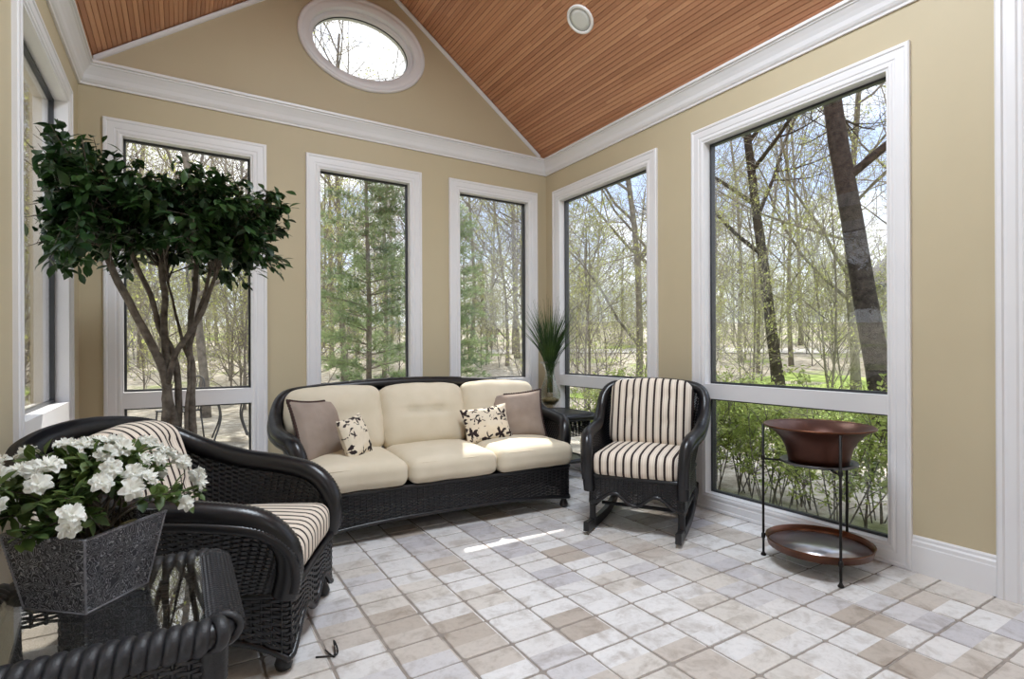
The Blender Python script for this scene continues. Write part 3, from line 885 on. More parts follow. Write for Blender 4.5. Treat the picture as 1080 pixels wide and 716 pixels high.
# --- plant stand and copper bowl
ST = (-.325, -2.825, 0)
stand = empty('iron_stand', ST)
tag(stand, 'slim black iron three-legged stand with a round copper tray near the floor', 'stand')
angs = [R(116), R(229), R(-2)]
for a in angs:
    x, y = .255 * math.cos(a), .255 * math.sin(a)
    l = MB(); l.tube([(x, y, .012), (x, y, .695)], .0062, 8); l.lathe([(.013, 0), (.014, .006), (.008, .014), (.007, .02)], 10, (x, y, 0))
    for z in (.105, .52): l.lathe([(.006, -.016), (.0105, -.008), (.0105, .008), (.006, .016)], 10, (x, y, z))
    l.build('leg', 'iron', stand)
    b = MB(); b.tube([(x, y, .512), (x * .6, y * .6, .512)], .005, 6); b.build('bracket', 'iron', stand)
mb = MB(); mb.lathe([(0, .512), (.155, .512), (.172, .518), (.176, .527), (.172, .530), (.155, .519), (0, .518)], 40); mb.build('plate', 'grey_metal', stand)
mb = MB(); mb.lathe([(0, .092), (.226, .092), (.233, .098), (0, .098)], 48); t_ = mb.build('tray', 'tray_metal', stand)
mb = MB(); mb.lathe([(.226, .090), (.233, .090), (.241, .124), (.245, .128), (.239, .129), (.230, .098)], 48, closed_prof=True); mb.build('tray_rim', 'copper_rim', t_)
bowl = empty('copper_bowl', (ST[0], ST[1], .519))
tag(bowl, 'flared dark copper bowl resting on the plate of the iron stand', 'bowl')
prof = [(0, .0), (.128, .0), (.136, .004), (.140, .03), (.150, .075), (.170, .115), (.198, .148), (.236, .176), (.247, .180), (.250, .184), (.244, .187), (.232, .181), (.192, .152), (.164, .118), (.144, .078), (.134, .034), (.128, .010), (0, .008)]
mb = MB(); mb.lathe(prof, 56); mb.build('basin', 'copper', bowl)
mb = MB(); mb.tube([(.247 * math.cos(2 * PI * k / 56), .247 * math.sin(2 * PI * k / 56), .184) for k in range(56)], .005, 8, closed=True); mb.build('rim', 'copper_rim', bowl)

# --- corner table, vase, grass
def small_table(name, loc, rz, w, d, h, label):
    t = empty(name, loc, rz); tag(t, label, 'table')
    loop = round_loop(-w / 2, w / 2, -d / 2, d / 2, .07, h)
    mb = MB(); wrapped(mb, [p - Vector((0, 0, .03)) for p in loop], .03, .008, 10, True, .06); mb.build('edge_band', 'black_wicker', t)
    mb = MB(); mb.box(-w / 2 + .025, w / 2 - .025, -d / 2 + .025, d / 2 - .025, h - .018, h); mb.build('top_board', 'black_wood', t, bevel=.004)
    lp = resample(round_loop(-w / 2 + .03, w / 2 - .03, -d / 2 + .03, d / 2 - .03, .05, h - .06), .02, True); lp.append(lp[0])
    lo = [Vector((p.x, p.y, p.z - .13)) for p in lp]
    mb = MB(); weave(mb, lo, lp, .03, .0105); mb.build('woven_apron', 'black_wicker', t)
    for sx in (-1, 1):
        for sy in (-1, 1):
            l = MB(); l.lathe([(.018, 0), (.028, .008), (.03, .03), (.02, .05), (.024, .12), (.022, h - .2), (.026, h - .06)], 12, (sx * (w / 2 - .05), sy * (d / 2 - .05), 0)); l.build('leg', 'black_wood', t)
    mb = MB(); mb.box(-w / 2 + .04, w / 2 - .04, -d / 2 + .04, d / 2 - .04, .15, .17)
    lp2 = round_loop(-w / 2 + .03, w / 2 - .03, -d / 2 + .03, d / 2 - .03, .05, .16); wrapped(mb, lp2, .018, .008, 8, True, .1)
    mb.build('shelf', 'black_wicker', t)
    return t
small_table('corner_table', (-.335, -.56, 0), R(0), .52, .52, .555, 'square black wicker table in the room corner carrying the glass vase')
VZ = .556; VX, VY = -.335, -.52
def vase_glass():
    nt, out = nodes('clear_glass')
    ge = nt.nodes.new('ShaderNodeNewGeometry')
    inv = nt.nodes.new('ShaderNodeMix'); inv.data_type = 'FLOAT'; inv.inputs[2].default_value = 1.5; inv.inputs[3].default_value = 1 / 1.5
    nt.links.new(ge.outputs['Backfacing'], inv.inputs[0])
    f = nt.nodes.new('ShaderNodeFresnel'); nt.links.new(inv.outputs[0], f.inputs['IOR'])
    t = nt.nodes.new('ShaderNodeBsdfTransparent'); t.inputs[0].default_value = (.93, .95, .94, 1)
    g = nt.nodes.new('ShaderNodeBsdfGlossy'); g.inputs['Roughness'].default_value = .02
    m = nt.nodes.new('ShaderNodeMixShader'); nt.links.new(f.outputs[0], m.inputs[0]); nt.links.new(t.outputs[0], m.inputs[1]); nt.links.new(g.outputs[0], m.inputs[2])
    nt.links.new(m.outputs[0], out.inputs[0])
vase_glass()
vase = empty('glass_vase', (VX, VY, VZ)); tag(vase, 'tall clear glass vase with a slim neck on the corner table', 'vase')
outer = [(.062, 0), (.064, .006), (.04, .016), (.03, .03), (.045, .05), (.078, .085), (.092, .125), (.088, .165), (.066, .225), (.045, .285), (.038, .33), (.046, .375), (.072, .41), (.090, .425)]
inner = [(max(.001, r - .004), z + .003) for r, z in outer if z > .04][::-1]
mb = MB(); mb.lathe([(0, 0)] + outer + inner + [(0, .055)], 32); mb.build('glass_body', 'clear_glass', vase)
mb = MB(); mb.lathe([(0, .058), (.046, .060), (.068, .085), (.078, .105), (.05, .114), (0, .116)], 24); mb.build('stones', 'amber_stones', vase)
rng = random.Random(8)
mb = MB()
for k in range(190):
    a = rng.uniform(0, 2 * PI); sp_ = rng.uniform(0, 1) ** .7
    tip = Vector((VX + .30 * sp_ * math.cos(a), VY + .30 * sp_ * math.sin(a), VZ + .43 + rng.uniform(.3, .63) * (1 - .28 * sp_)))
    b0 = Vector((VX + .02 * math.cos(a), VY + .02 * math.sin(a), VZ + .16 + rng.uniform(0, .04)))
    nk = Vector((VX + .028 * rng.random() * math.cos(a), VY + .028 * rng.random() * math.sin(a), VZ + .34))
    md = nk.lerp(tip, .5) - Vector((math.cos(a), math.sin(a), 0)) * .03 * sp_ + Vector((0, 0, .03))
    P = spline([b0, nk, md, tip], 4); n_ = len(P)
    mb.tube(P, [max(.0006, .0048 * (1 - (i / (n_ - 1)) ** 2.2)) for i in range(n_)], 3, flat=(1, .35), cap=False)
tag(mb.build('grass_bunch', 'grass_blade'), 'bunch of spiky dark green grass standing in the glass vase', 'plant')

# --- side table with glass top in the foreground
TX0, TX1, TY0, TY1, TZ = -3.475, -2.948, -3.122, -2.588, .55
side = empty('side_table', ((TX0 + TX1) / 2, (TY0 + TY1) / 2, 0)); tag(side, 'black wicker side table with a glass top under the flower planter', 'table')
w, d = TX1 - TX0, TY1 - TY0
edge = round_loop(-w / 2 + .042, w / 2 - .042, -d / 2 + .042, d / 2 - .042, .03, TZ - .03, 5)
# three sides wound with a fat coil of cane, the fourth sleeved in a fine weave
SR = .0012; ring = resample(edge, SR, True); n_ = len(ring)
coil = MB(); core = MB(); sleeve = MB()
core.tube(ring[::18], 1, 10, closed=True, flat=(.030, .026), up=(0, 0, 1)); core.build('rim_core', 'black_wood', side)
right = [p for p in ring if p.x > w / 2 - .05 and abs(p.y) < d / 2 - .085]
rest = [i for i in range(n_) if not (ring[i].x > w / 2 - .05 and abs(ring[i].y) < d / 2 - .088)]
k0 = next(i for i in rest if (i - 1) % n_ not in rest); seq = []
i = k0
while i % n_ in rest: seq.append(i % n_); i += 1
path = []; ups = []
for q, i in enumerate(seq):
    t = (ring[(i + 1) % n_] - ring[i - 1]).normalized(); nr = Vector((0, 0, 1)); bb = t.cross(nr)
    a = 2 * PI * q * SR / .0255
    path.append(ring[i] + nr * math.sin(a) * .027 + bb * math.cos(a) * .031); ups.append(nr * math.sin(a) + bb * math.cos(a))
coil.tube(path, 1, 8, flat=(.0138, .0085), up=lambda i: ups[i]); coil.build('coiled_rim', 'charcoal_wicker', side)
right.sort(key=lambda p: p.y); y0, y1 = right[0].y - .02, right[-1].y + .02; cx_ = right[0].x; nA, nL = 56, 130; vs = []
for i in range(nL + 1):
    y = y0 + (y1 - y0) * i / nL
    for k in range(nA):
        a = 2 * PI * k / nA; ch = 1 if (i // 2 + k // 2) % 2 else -1
        vs.append((cx_ + math.cos(a) * (.040 + .0024 * ch), y, TZ - .03 + math.sin(a) * (.033 + .0024 * ch)))
sleeve.add(vs, [(i * nA + k, i * nA + (k + 1) % nA, (i + 1) * nA + (k + 1) % nA, (i + 1) * nA + k) for i in range(nL) for k in range(nA)])
sleeve.add([vs[k] for k in range(nA)], [tuple(range(nA))]); sleeve.add([vs[nL * nA + k] for k in range(nA)], [tuple(range(nA))])
sleeve.build('woven_rim', 'charcoal_wicker', side)
mb = MB(); mb.box(-w / 2 + .075, w / 2 - .075, -d / 2 + .06, d / 2 - .06, TZ - .012, TZ - .004); mb.build('glass_top', 'table_glass', side)
mb = MB(); lp = round_loop(-w / 2 + .08, w / 2 - .08, -d / 2 + .066, d / 2 - .066, .01, TZ - .022, 2); mb.tube(resample(lp, .03, True), .008, 6, closed=True); mb.build('glass_ledge', 'charcoal_wicker', side)
for sx in (-1, 1):
    for sy in (-1, 1):
        x, y = sx * (w / 2 - .06), sy * (d / 2 - .06)
        mb = MB(); P = spline([(x, y, TZ - .05), (x * .97, y * .97, TZ - .18), (x * .86, y * .86, .25), (x * .9, y * .9, .10), (x * 1.04, y * 1.04, .0)], 8)
        wrapped(mb, P, .026, .009, 10, amp=.1); mb.build('leg', 'charcoal_wicker', side)
mb = MB(); x, y = w / 2 - .115, d / 2 - .115
for s in (-1, 1):
    wrapped(mb, [Vector((-x * s, -y, .27)), Vector((x * s, y, .27))], .016, .009, 8, amp=.1)
mb.build('cross_stretcher', 'charcoal_wicker', side)
lp = resample(round_loop(-w / 2 + .05, w / 2 - .05, -d / 2 + .05, d / 2 - .05, .03, TZ - .06), .02, True); lp.append(lp[0])
lo = [Vector((p.x, p.y, p.z - .05)) for p in lp]
mb = MB(); weave(mb, lo, lp, .028, .010); mb.build('woven_apron', 'charcoal_wicker', side)

# --- azalea in its square planter
PLX, PLY = -3.243, -2.795
az = empty('potted_azalea', (PLX, PLY, TZ - .004), R(-41)); tag(az, 'white flowering azalea in a square embossed pewter planter on the glass tabletop', 'potted plant')
simple('beaded_pewter', lin(150, 150, 158), lin(120, 120, 128), 60, .4, metal=.4)
def planter():
    mb = MB(); hb, ht, H, t = .077, .103, .168, .006
    def sq(h, z): return [(-h, -h, z), (h, -h, z), (h, h, z), (-h, h, z)]
    loops = [sq(hb, 0), sq(ht, H - .004), sq(ht + .003, H - .004), sq(ht + .003, H), sq(ht - t, H), sq(hb - t, .008)]
    vs = [p for L in loops for p in L]; fs = [(0, 3, 2, 1)]
    for i in range(len(loops) - 1):
        for k in range(4): fs.append((i * 4 + k, i * 4 + (k + 1) % 4, i * 4 + 4 + (k + 1) % 4, i * 4 + 4 + k))
    fs.append(tuple(range(20, 24))); mb.add(vs, fs)
    mb.build('planter', 'embossed_pewter', az)
    e = MB()
    for sx, sy in ((-1, -1), (1, -1), (1, 1), (-1, 1)):
        P = resample([Vector((sx * hb, sy * hb, .002)), Vector((sx * ht, sy * ht, H - .004))], .004)
        e.tube(P, [.0022 if i % 2 else .0034 for i in range(len(P))], 6)
    q = sq(ht + .001, H - .002); e.tube(q, .0034, 6, closed=True); q = sq(hb + .001, .003); e.tube(q, .0026, 6, closed=True)
    e.build('beaded_edge', 'beaded_pewter', az)
    s = MB(); n = 12
    vs = [((-1 + 2 * i / n) * .093, (-1 + 2 * j / n) * .093, .142 + .012 * noise.noise(Vector((i * .7, j * .7, 1)))) for i in range(n + 1) for j in range(n + 1)]
    s.add(vs, [(i * (n + 1) + j, (i + 1) * (n + 1) + j, (i + 1) * (n + 1) + j + 1, i * (n + 1) + j + 1) for i in range(n) for j in range(n)], True); s.build('moss', 'moss', az)
planter()
rng = random.Random(21)
lv = MB(); sm_ = MB(); spots = []
def dome(a, e):
    """point on the plant's rounded outline, in planter space"""
    return Vector((.235 * math.cos(a) * math.cos(e * PI / 2), .235 * math.sin(a) * math.cos(e * PI / 2), .185 + .155 * math.sin(e * PI / 2)))
for k in range(64):
    a = rng.uniform(0, 2 * PI); e = rng.uniform(.02, 1)
    tip = dome(a, e); s_ = rng.uniform(.72, 1.0); tip = Vector((tip.x * s_, tip.y * s_, .165 + (tip.z - .165) * s_))
    b0 = Vector((rng.uniform(-.04, .04), rng.uniform(-.04, .04), .14))
    P = spline([b0, b0.lerp(tip, .5) + Vector((0, 0, .03)), tip], 5)
    sm_.tube(P, [.003 * (1 - .6 * i / (len(P) - 1)) for i in range(len(P))], 5)
    spots.append((tip, (P[-1] - P[-3]).normalized()))
    for q in range(20):
        t = rng.uniform(.3, 1) ** .6; p = fan(P, t)
        dv = (P[-1] - P[-3]).normalized() * .5 + Vector((rng.gauss(0, 1), rng.gauss(0, 1), rng.gauss(.15, .6))).normalized()
        if p.z + dv.normalized().z * .05 < .172: continue
        leaf(lv, p, dv, Vector((rng.gauss(0, .3), rng.gauss(0, .3), 1)), rng.uniform(.028, .052), rng.uniform(.014, .022), .12, .25, 4)
sm_.build('stems', 'ficus_bark', az); lv.build('foliage', 'azalea_leaf', az)
# bloom: two whorls of ruffled petals
def bloom(seed):
    r = random.Random(seed); mb = MB()
    for wh, (cnt, L, tilt) in enumerate(((6, .032, .30), (5, .027, .75), (4, .017, 1.15))):
        for k in range(cnt):
            a = 2 * PI * (k + wh * .5) / cnt + r.uniform(-.15, .15); vs = []; fs = []
            for i in range(5):
                t = i / 4; rad = L * t; wd = L * .40 * math.sin(PI * min(.9, .10 + t * .78))
                for j in (-1, -.5, 0, .5, 1):
                    rr = rad; z = rad * math.tan(tilt) * (1 - .35 * t) - .25 * rad * t + (.005 * math.sin(j * 6 + k * 2.3 + wh * 1.7) + .004 * math.sin(t * 7 + k)) * t + abs(j) * .003
                    x, y = rr, j * wd
                    vs.append((x * math.cos(a) - y * math.sin(a), x * math.sin(a) + y * math.cos(a), z))
            for i in range(4):
                for j in range(4): fs.append((i * 5 + j, i * 5 + j + 1, (i + 1) * 5 + j + 1, (i + 1) * 5 + j))
            mb.add(vs, fs, True)
    return mb
protos = [bloom(k).build('flower', 'white_petal', az) for k in range(3)]
cam_dir = Matrix.Rotation(R(41), 3, 'Z') @ Vector((.1, -1, .25))
cand = []
for k in range(84):
    a = 2 * PI * ((k * .618) % 1) + rng.gauss(0, .12); e = min(1, max(.06, (k + .5) / 84 * .96 + rng.gauss(0, .05)))
    p = dome(a, e); s_ = rng.uniform(.94, 1.04); p = Vector((p.x * s_, p.y * s_, .165 + (p.z - .165) * s_))
    if noise.noise(p * 14) < -.36 or p.z < .208 or (e > .72 and rng.random() < .3): continue
    cand.append((p, Vector((p.x, p.y, (p.z - .17) * 1.2 + .03)).normalized()))
for i, (p, d_) in enumerate(cand):
    f = protos[i] if i < 3 else protos[i % 3].copy()
    if i >= 3: COL.objects.link(f); f.parent = az
    z = (d_ + Vector((rng.gauss(0, .3), rng.gauss(0, .3), rng.gauss(0, .3)))).normalized()
    f.matrix_local = Matrix.Translation(p) @ z.to_track_quat('Z', 'Y').to_matrix().to_4x4() @ Matrix.Rotation(rng.uniform(0, 6), 4, 'Z') @ Matrix.Scale(rng.uniform(.58, .86), 4)

# --- ficus behind the armchair
FX, FY = -3.06, -1.03
fic = empty('potted_ficus', (FX, FY, 0)); tag(fic, 'tall potted ficus tree with several bare trunks behind the armchair', 'potted tree')
mb = MB(); mb.lathe([(0, .0), (.13, .0), (.14, .01), (.165, .27), (.178, .275), (.18, .31), (.165, .312), (.158, .28), (0, .275)], 32); mb.build('pot', 'terracotta', fic)
mb = MB(); mb.lathe([(0, .285), (.08, .288), (.157, .283)], 24); mb.build('soil', 'soil', fic)
stems = [
    ([(-.02, 0, .27), (-.065, .0, .60), (-.066, .0, .80), (-.07, -.01, .93), (-.10, -.02, 1.05), (-.155, -.03, 1.19), (-.25, -.05, 1.40), (-.325, -.06, 1.60), (-.40, -.06, 1.76)], .024),
    ([(-.01, .01, .27), (-.02, .01, .55), (-.015, .02, .86), (-.04, .02, 1.08), (-.095, .03, 1.20), (-.12, .03, 1.32), (-.165, .05, 1.46), (-.22, .06, 1.62), (-.24, .06, 1.76)], .017),
    ([(.0, .0, .27), (.0, -.01, .50), (-.035, .0, .72), (-.065, .0, .88), (-.072, .01, 1.03), (-.078, .01, 1.22), (-.075, .02, 1.36), (-.085, .02, 1.55), (-.07, .02, 1.80)], .022),
    ([(.03, .01, .27), (.04, .02, .45), (.05, .02, .65), (.045, .03, .85), (.05, .03, 1.0), (.035, .03, 1.10), (.04, .03, 1.22), (.055, .04, 1.38), (.07, .05, 1.56), (.09, .05, 1.80)], .020),
    ([(-.066, -.02, .93), (-.03, -.04, 1.08), (.02, -.05, 1.16), (.08, -.06, 1.27), (.12, -.06, 1.38), (.155, -.07, 1.50), (.21, -.08, 1.70)], .014),
    ([(.03, .03, 1.10), (.06, .0, 1.22), (.095, -.01, 1.36), (.13, -.02, 1.52), (.15, -.03, 1.75)], .012),
    ([(.035, .03, 1.05), (.0, .05, 1.16), (-.03, .05, 1.30), (-.06, .06, 1.46), (-.10, .06, 1.70)], .008),
    ([(.02, -.01, .27), (.015, -.03, .5), (.02, -.03, .75), (.03, -.02, .92), (.035, .0, 1.07)], .011),
]
tr = MB(); ends = []
for P, r in stems:
    S = spline(P, 6); n_ = len(S)
    S = [p + Vector((noise.noise(p * 9) * .006, noise.noise(p * 9 + Vector((9, 0, 0))) * .006, 0)) for p in S]
    tr.tube(S, [1.15 * r * (1 - .5 * i / (n_ - 1)) * (1 + .12 * noise.noise(Vector((i * .6, r * 300, 0)))) for i in range(n_)], 9)
    ends.append(S)
rng = random.Random(5)
lv = MB()
def crown_tip():
    """random point in the flat, wide crown"""
    while True:
        x = rng.uniform(-.60, .54); y = rng.uniform(-.40, .44)
        e = (x / (.54 if x > 0 else .66)) ** 2 + (y / .44) ** 2
        if e < 1: break
    top = 2.10 - .16 * e + (.14 if x < -.36 else 0) + .04 * noise.noise(Vector((x * 5, y * 5, 0))); bot = 1.60 - .12 * e + .07 * noise.noise(Vector((x * 4 + 7, y * 4, 3)))
    return Vector((x, y, rng.uniform(bot, top)))
for k in range(310):
    tip = crown_tip(); S = min(ends, key=lambda s: (s[-1] - tip).length + rng.uniform(0, .25))
    b0 = S[-1 - rng.randrange(0, 7)]
    P = spline([b0, b0.lerp(tip, .55) + Vector((rng.gauss(0, .03), rng.gauss(0, .03), .05)), tip], 5)
    tr.tube(P, [.0045 * (1 - .75 * i / (len(P) - 1)) for i in range(len(P))], 4, cap=False)
    for q in range(17):
        p = fan(P, rng.uniform(.4, 1)) + Vector((rng.gauss(0, .012), rng.gauss(0, .012), rng.gauss(0, .012)))
        o = Vector((p.x * .8, p.y * .8, 0)); o = o.normalized() * .5 if o.length > 0 else o
        dv = o + Vector((rng.gauss(0, .7), rng.gauss(0, .7), rng.gauss(-.25, .45)))
        L = rng.uniform(.048, .078)
        if p.x + FX + dv.normalized().x * L < -W + .012: continue
        leaf(lv, p, dv, Vector((rng.gauss(0, .35), rng.gauss(0, .35), 1)), L, L * rng.uniform(.42, .52), .10, .3, 4)
for k in range(70):
    tip = Vector((rng.uniform(-.57, -.36), rng.uniform(-.46, .25), rng.uniform(1.46, 2.14)))
    b0 = ends[0][-1 - rng.randrange(0, 6)] if rng.random() < .7 else ends[1][-1 - rng.randrange(0, 4)]
    P = spline([b0, b0.lerp(tip, .55) + Vector((0, 0, .05)), tip], 5)
    tr.tube(P, [.0045 * (1 - .75 * i / (len(P) - 1)) for i in range(len(P))], 4, cap=False)
    for q in range(13):
        p = fan(P, rng.uniform(.5, 1)) + Vector((rng.gauss(0, .015), rng.gauss(0, .015), rng.gauss(0, .015)))
        dv = Vector((rng.gauss(-.2, .7), rng.gauss(-.2, .7), rng.gauss(-.35, .45))); L = rng.uniform(.05, .08)
        if p.x + FX + dv.normalized().x * L < -W + .008: continue
        leaf(lv, p, dv, Vector((rng.gauss(0, .35), rng.gauss(0, .35), 1)), L, L * rng.uniform(.42, .52), .10, .3, 4)
tr.build('trunks', 'ficus_bark', fic); lv.build('foliage', 'ficus_leaf', fic)

# cable lying on the floor by the armchair
mb = MB(); mb.tube(spline([(-2.62, -2.30, .004), (-2.60, -2.36, .004), (-2.585, -2.28, .02), (-2.59, -2.35, .004), (-2.66, -2.33, .004)], 8), .003, 6)
tag(mb.build('floor_cable', 'screen_black'), 'thin dark cable lying loose on the tiles by the armchair foot', 'cable')

# ------------------------------------------------------------------ outside
GZ = -.25
rng = random.Random(77)
def hill(x, y):
    d = max(0, math.hypot(x + 1.8, y + 3) - 14)
    return GZ + .012 * d + .065 * max(0, d - 6) + .10 * noise.noise(Vector((x * .12, y * .12, 0))) * min(1, d / 6)
mb = MB(); G = 60; ext = 70
gx = [-ext + 2 * ext * i / G for i in range(G + 1)]
vs = [(x - 1.8, y + 3, hill(x - 1.8, y + 3) - .02) for x in gx for y in gx]
mb.add(vs, [(i * (G + 1) + j, (i + 1) * (G + 1) + j, (i + 1) * (G + 1) + j + 1, i * (G + 1) + j + 1) for i in range(G) for j in range(G)], True)
struct(mb.build('ground', 'ground_cover'))

def make_tree(seed, H, r0, first=.22, n1=13, n2=6, n3=5, n4=3, spread=1.0, leafy=0.0, lean=(0, 0), twig_r=.005, crook=.10, leafm='spring_leaf', leafs=(.05, .09), levels=4):
    r = random.Random(seed); tk = MB(); tw = MB(); lf = MB()
    def grow(p0, d, L, rad, lvl):
        nseg = {0: 10, 1: 6, 2: 4, 3: 3, 4: 2}[lvl]; P = [p0]; d = d.normalized()
        for i in range(nseg):
            w = crook * (1.2 if lvl else .45)
            d = (d + Vector((r.gauss(0, w), r.gauss(0, w), r.gauss(0, w) + (.06 if lvl else .03)))).normalized()
            P.append(P[-1] + d * (L / nseg))
        end = .35 if lvl == 0 else .4
        rr = [max(twig_r * .6, rad * (1 - (1 - end) * i / nseg)) for i in range(nseg + 1)]
        if lvl == 0: rr[0] *= 1.35
        (tk if lvl < 2 else tw).tube(P, rr, (9, 6, 4, 3, 3)[lvl], cap=lvl == 0)
        if lvl >= 3 and leafy:
            for k in range(3):
                if r.random() < leafy:
                    q = fan(P, r.random()); a = Vector((r.gauss(0, 1), r.gauss(0, 1), r.gauss(0, 1)))
                    leaf(lf, q, a, Vector((0, 0, 1)), r.uniform(*leafs), r.uniform(*leafs) * .6, .1, .2)
        if lvl >= levels: return
        cnt = (n1, n2, n3, n4)[lvl]
        for k in range(cnt):
            t = first + (1 - first) * (k + r.random()) / cnt if lvl == 0 else .25 + .75 * (k + r.random()) / cnt
            q = fan(P, min(1, t)); i = min(int(t * nseg), nseg - 1); ax = (P[i + 1] - P[i]).normalized()
            sd = ax.orthogonal().normalized(); sd = Matrix.Rotation(r.uniform(0, 2 * PI), 3, ax) @ sd
            an = R(r.uniform(28, 62)) * spread
            nd = ax * math.cos(an) + sd * math.sin(an)
            bl = L * (r.uniform(.30, .46) * (1.15 - .55 * t) if lvl == 0 else r.uniform(.38, .62))
            grow(q, nd, bl, max(twig_r, rad * (.42 if lvl == 0 else .5) * (1.1 - .5 * t)), lvl + 1)
    grow(Vector((0, 0, -.3)), Vector((lean[0], lean[1], 1)), H, r0, 0)
    return tk, tw, lf
def tree_thing(parts, name, label, group, loc, bark='bark', leafm='spring_leaf'):
    root = empty(name, loc); tag(root, label, 'tree', group)
    tk, tw, lf = parts
    tk.build('trunk', bark, root)
    if tw.v: tw.build('twigs', 'twig' if bark == 'bark' else bark, root)
    if lf.v: lf.build('leaves', leafm, root)
    return root

# trees that stand out
tree_thing(make_tree(3, 13, .205, .28, 11, 6, 5, 3, lean=(-.165, .085), crook=.05), 'oak_tree', 'thick leaning dark trunk filling the right of the largest window', None, (7.10, .0, GZ), 'dark_bark')
tree_thing(make_tree(9, 13, .155, .30, 12, 6, 5, 3, lean=(-.093, .056), crook=.06), 'maple_tree', 'slim dark straight trunk on the left of the largest window', None, (10.3, 3.97, GZ), 'dark_bark')

# the bare spring woodland
LAB = 'slender bare spring tree in the woodland outside the windows'; GRP = 'bare woodland trees'
protos = []
for k, (H, r0, lv_) in enumerate(((12, .10, .20), (14, .125, .3), (10, .08, .45), (13, .11, .35), (8, .055, .75), (11, .085, .55))):
    protos.append(tree_thing(make_tree(100 + k, H, r0, .12 if H < 11 else .2, 13, 6, 4, 3, leafy=lv_, leafs=(.035, .06)), 'bare_tree', LAB, GRP, (0, 0, 0)))
LAB2 = 'thin leafing sapling of the undergrowth outside the windows'; GRP2 = 'undergrowth saplings'
saps = []
for k in range(4):
    saps.append(tree_thing(make_tree(200 + k, 3.4 + k * .5, .028, .05, 16, 6, 4, 2, spread=.95, leafy=.95 if k % 2 else .6, twig_r=.0035, leafs=(.032, .052)), 'sapling', LAB2, GRP2, (0, 0, 0)))
def place(protos_, n, dmin, dmax, azr, used, gap, keep=(), sun=False):
    k = 0; tries = 0
    while k < n and tries < 6000:
        tries += 1
        az = R(rng.uniform(*azr)); d = math.sqrt(rng.uniform(dmin ** 2, dmax ** 2))
        x, y = CAM.x + d * math.sin(az), CAM.y + d * math.cos(az)
        if x < 2.6 and y < 2.6 and x > -W - 2.4: continue
        if any((x - a) ** 2 + (y - b) ** 2 < gap ** 2 for a, b in used): continue
        if any(abs(math.atan2(x - CAM.x, y - CAM.y) - R(a)) < R(w) and d < dd for a, w, dd in keep): continue
        if sun and abs(x + .6 - .4245 * y) < 2.6 and 0 < y < 16: continue   # the clearing the sun shines through
        used.append((x, y)); i = k
        o = protos_[i] if i < len(protos_) else copy_tree(protos_[i % len(protos_)])
        o.location = (x, y, hill(x, y)); s = rng.uniform(.8, 1.25); o.scale = (s, s, s * rng.uniform(.92, 1.1)); o.rotation_euler = (0, 0, rng.uniform(0, 6.28))
        k += 1
used = [(6.93, .1), (10.1, 4.1), (-.73, 3.62), (1.57, 4.56), (-2.48, 4.7)]
place(protos, 90, 12, 48, (-14, 78), used, 1.5, keep=((60, 12, 17),), sun=True)
place(protos, 24, 9, 26, (-75, -14), used, 1.8)
place(saps, 215, 8.2, 46, (-14, 78), used, .7, keep=((60, 11, 14), (-1, 5, 12)), sun=True)

# pines
def pine(seed, H, rad, label, loc, z0=.35, dens=1.0, nw=.0042):
    r = random.Random(seed); root = empty('pine_tree', loc); tag(root, label, 'tree')
    tk = MB(); nd = MB()
    tk.tube([(0, 0, -.3), (.03, 0, H * .4), (0, .03, H * .75), (0, 0, H)], [.04, .034, .022, .006], 8)
    z = z0
    while z < H - .1:
        t = z / H; L = rad * (1 - t) ** .5 * (.75 + .25 * min(1, z / 1.0))
        for k in range(6):
            a = r.uniform(0, 2 * PI); l = L * r.uniform(.6, 1.05)
            P = spline([(0, 0, z), (l * .5 * math.cos(a), l * .5 * math.sin(a), z + l * .12), (l * math.cos(a), l * math.sin(a), z + l * .10 + r.uniform(-.05, .12))], 5)
            tk.tube(P, [max(.003, .014 * (1 - t) * (1 - .8 * i / (len(P) - 1))) for i in range(len(P))], 4, cap=False)
            for q in range(int((12 + 26 * l) * dens)):
                p = fan(P, r.uniform(.22, 1)) + Vector((r.gauss(0, .06), r.gauss(0, .06), r.gauss(0, .035)))
                ax = Vector((math.cos(a) + r.gauss(0, .5), math.sin(a) + r.gauss(0, .5), .45 + r.gauss(0, .35))).normalized()
                for nk in range(11):
                    dv = (ax + Vector((r.gauss(0, .55), r.gauss(0, .55), r.gauss(0, .55)))).normalized() * r.uniform(.07, .12)
                    sd = dv.orthogonal().normalized() * nw
                    nd.add([p - sd, p + sd, p + dv], [(0, 1, 2)])
        z += r.uniform(.13, .2)
    tk.build('trunk', 'bark', root); nd.build('needles', 'pine_needle', root)
pine(31, 4.6, 1.3, 'tall feathery green pine filling the middle back window', (-.90, 2.95, GZ))
pine(32, 4.2, 1.0, 'shorter green pine behind the sofa end, seen in the back window by the corner', (1.15, 4.5, GZ))

pine(33, 24, 1.15, 'added sun-blocking pine, its trunk behind the wall between the two back windows nearest the corner', (1.75, 7.6, GZ), 9.5, 2.2, .012)  # added, crown out of view: blocks sun through the middle back window
pine(34, 22, 2.7, 'added shade pine with a long bare trunk and a high crown beyond the room corner', (5.0, 6.5, GZ), 7, 2.0, .012)  # added to keep direct sun out of the largest side window
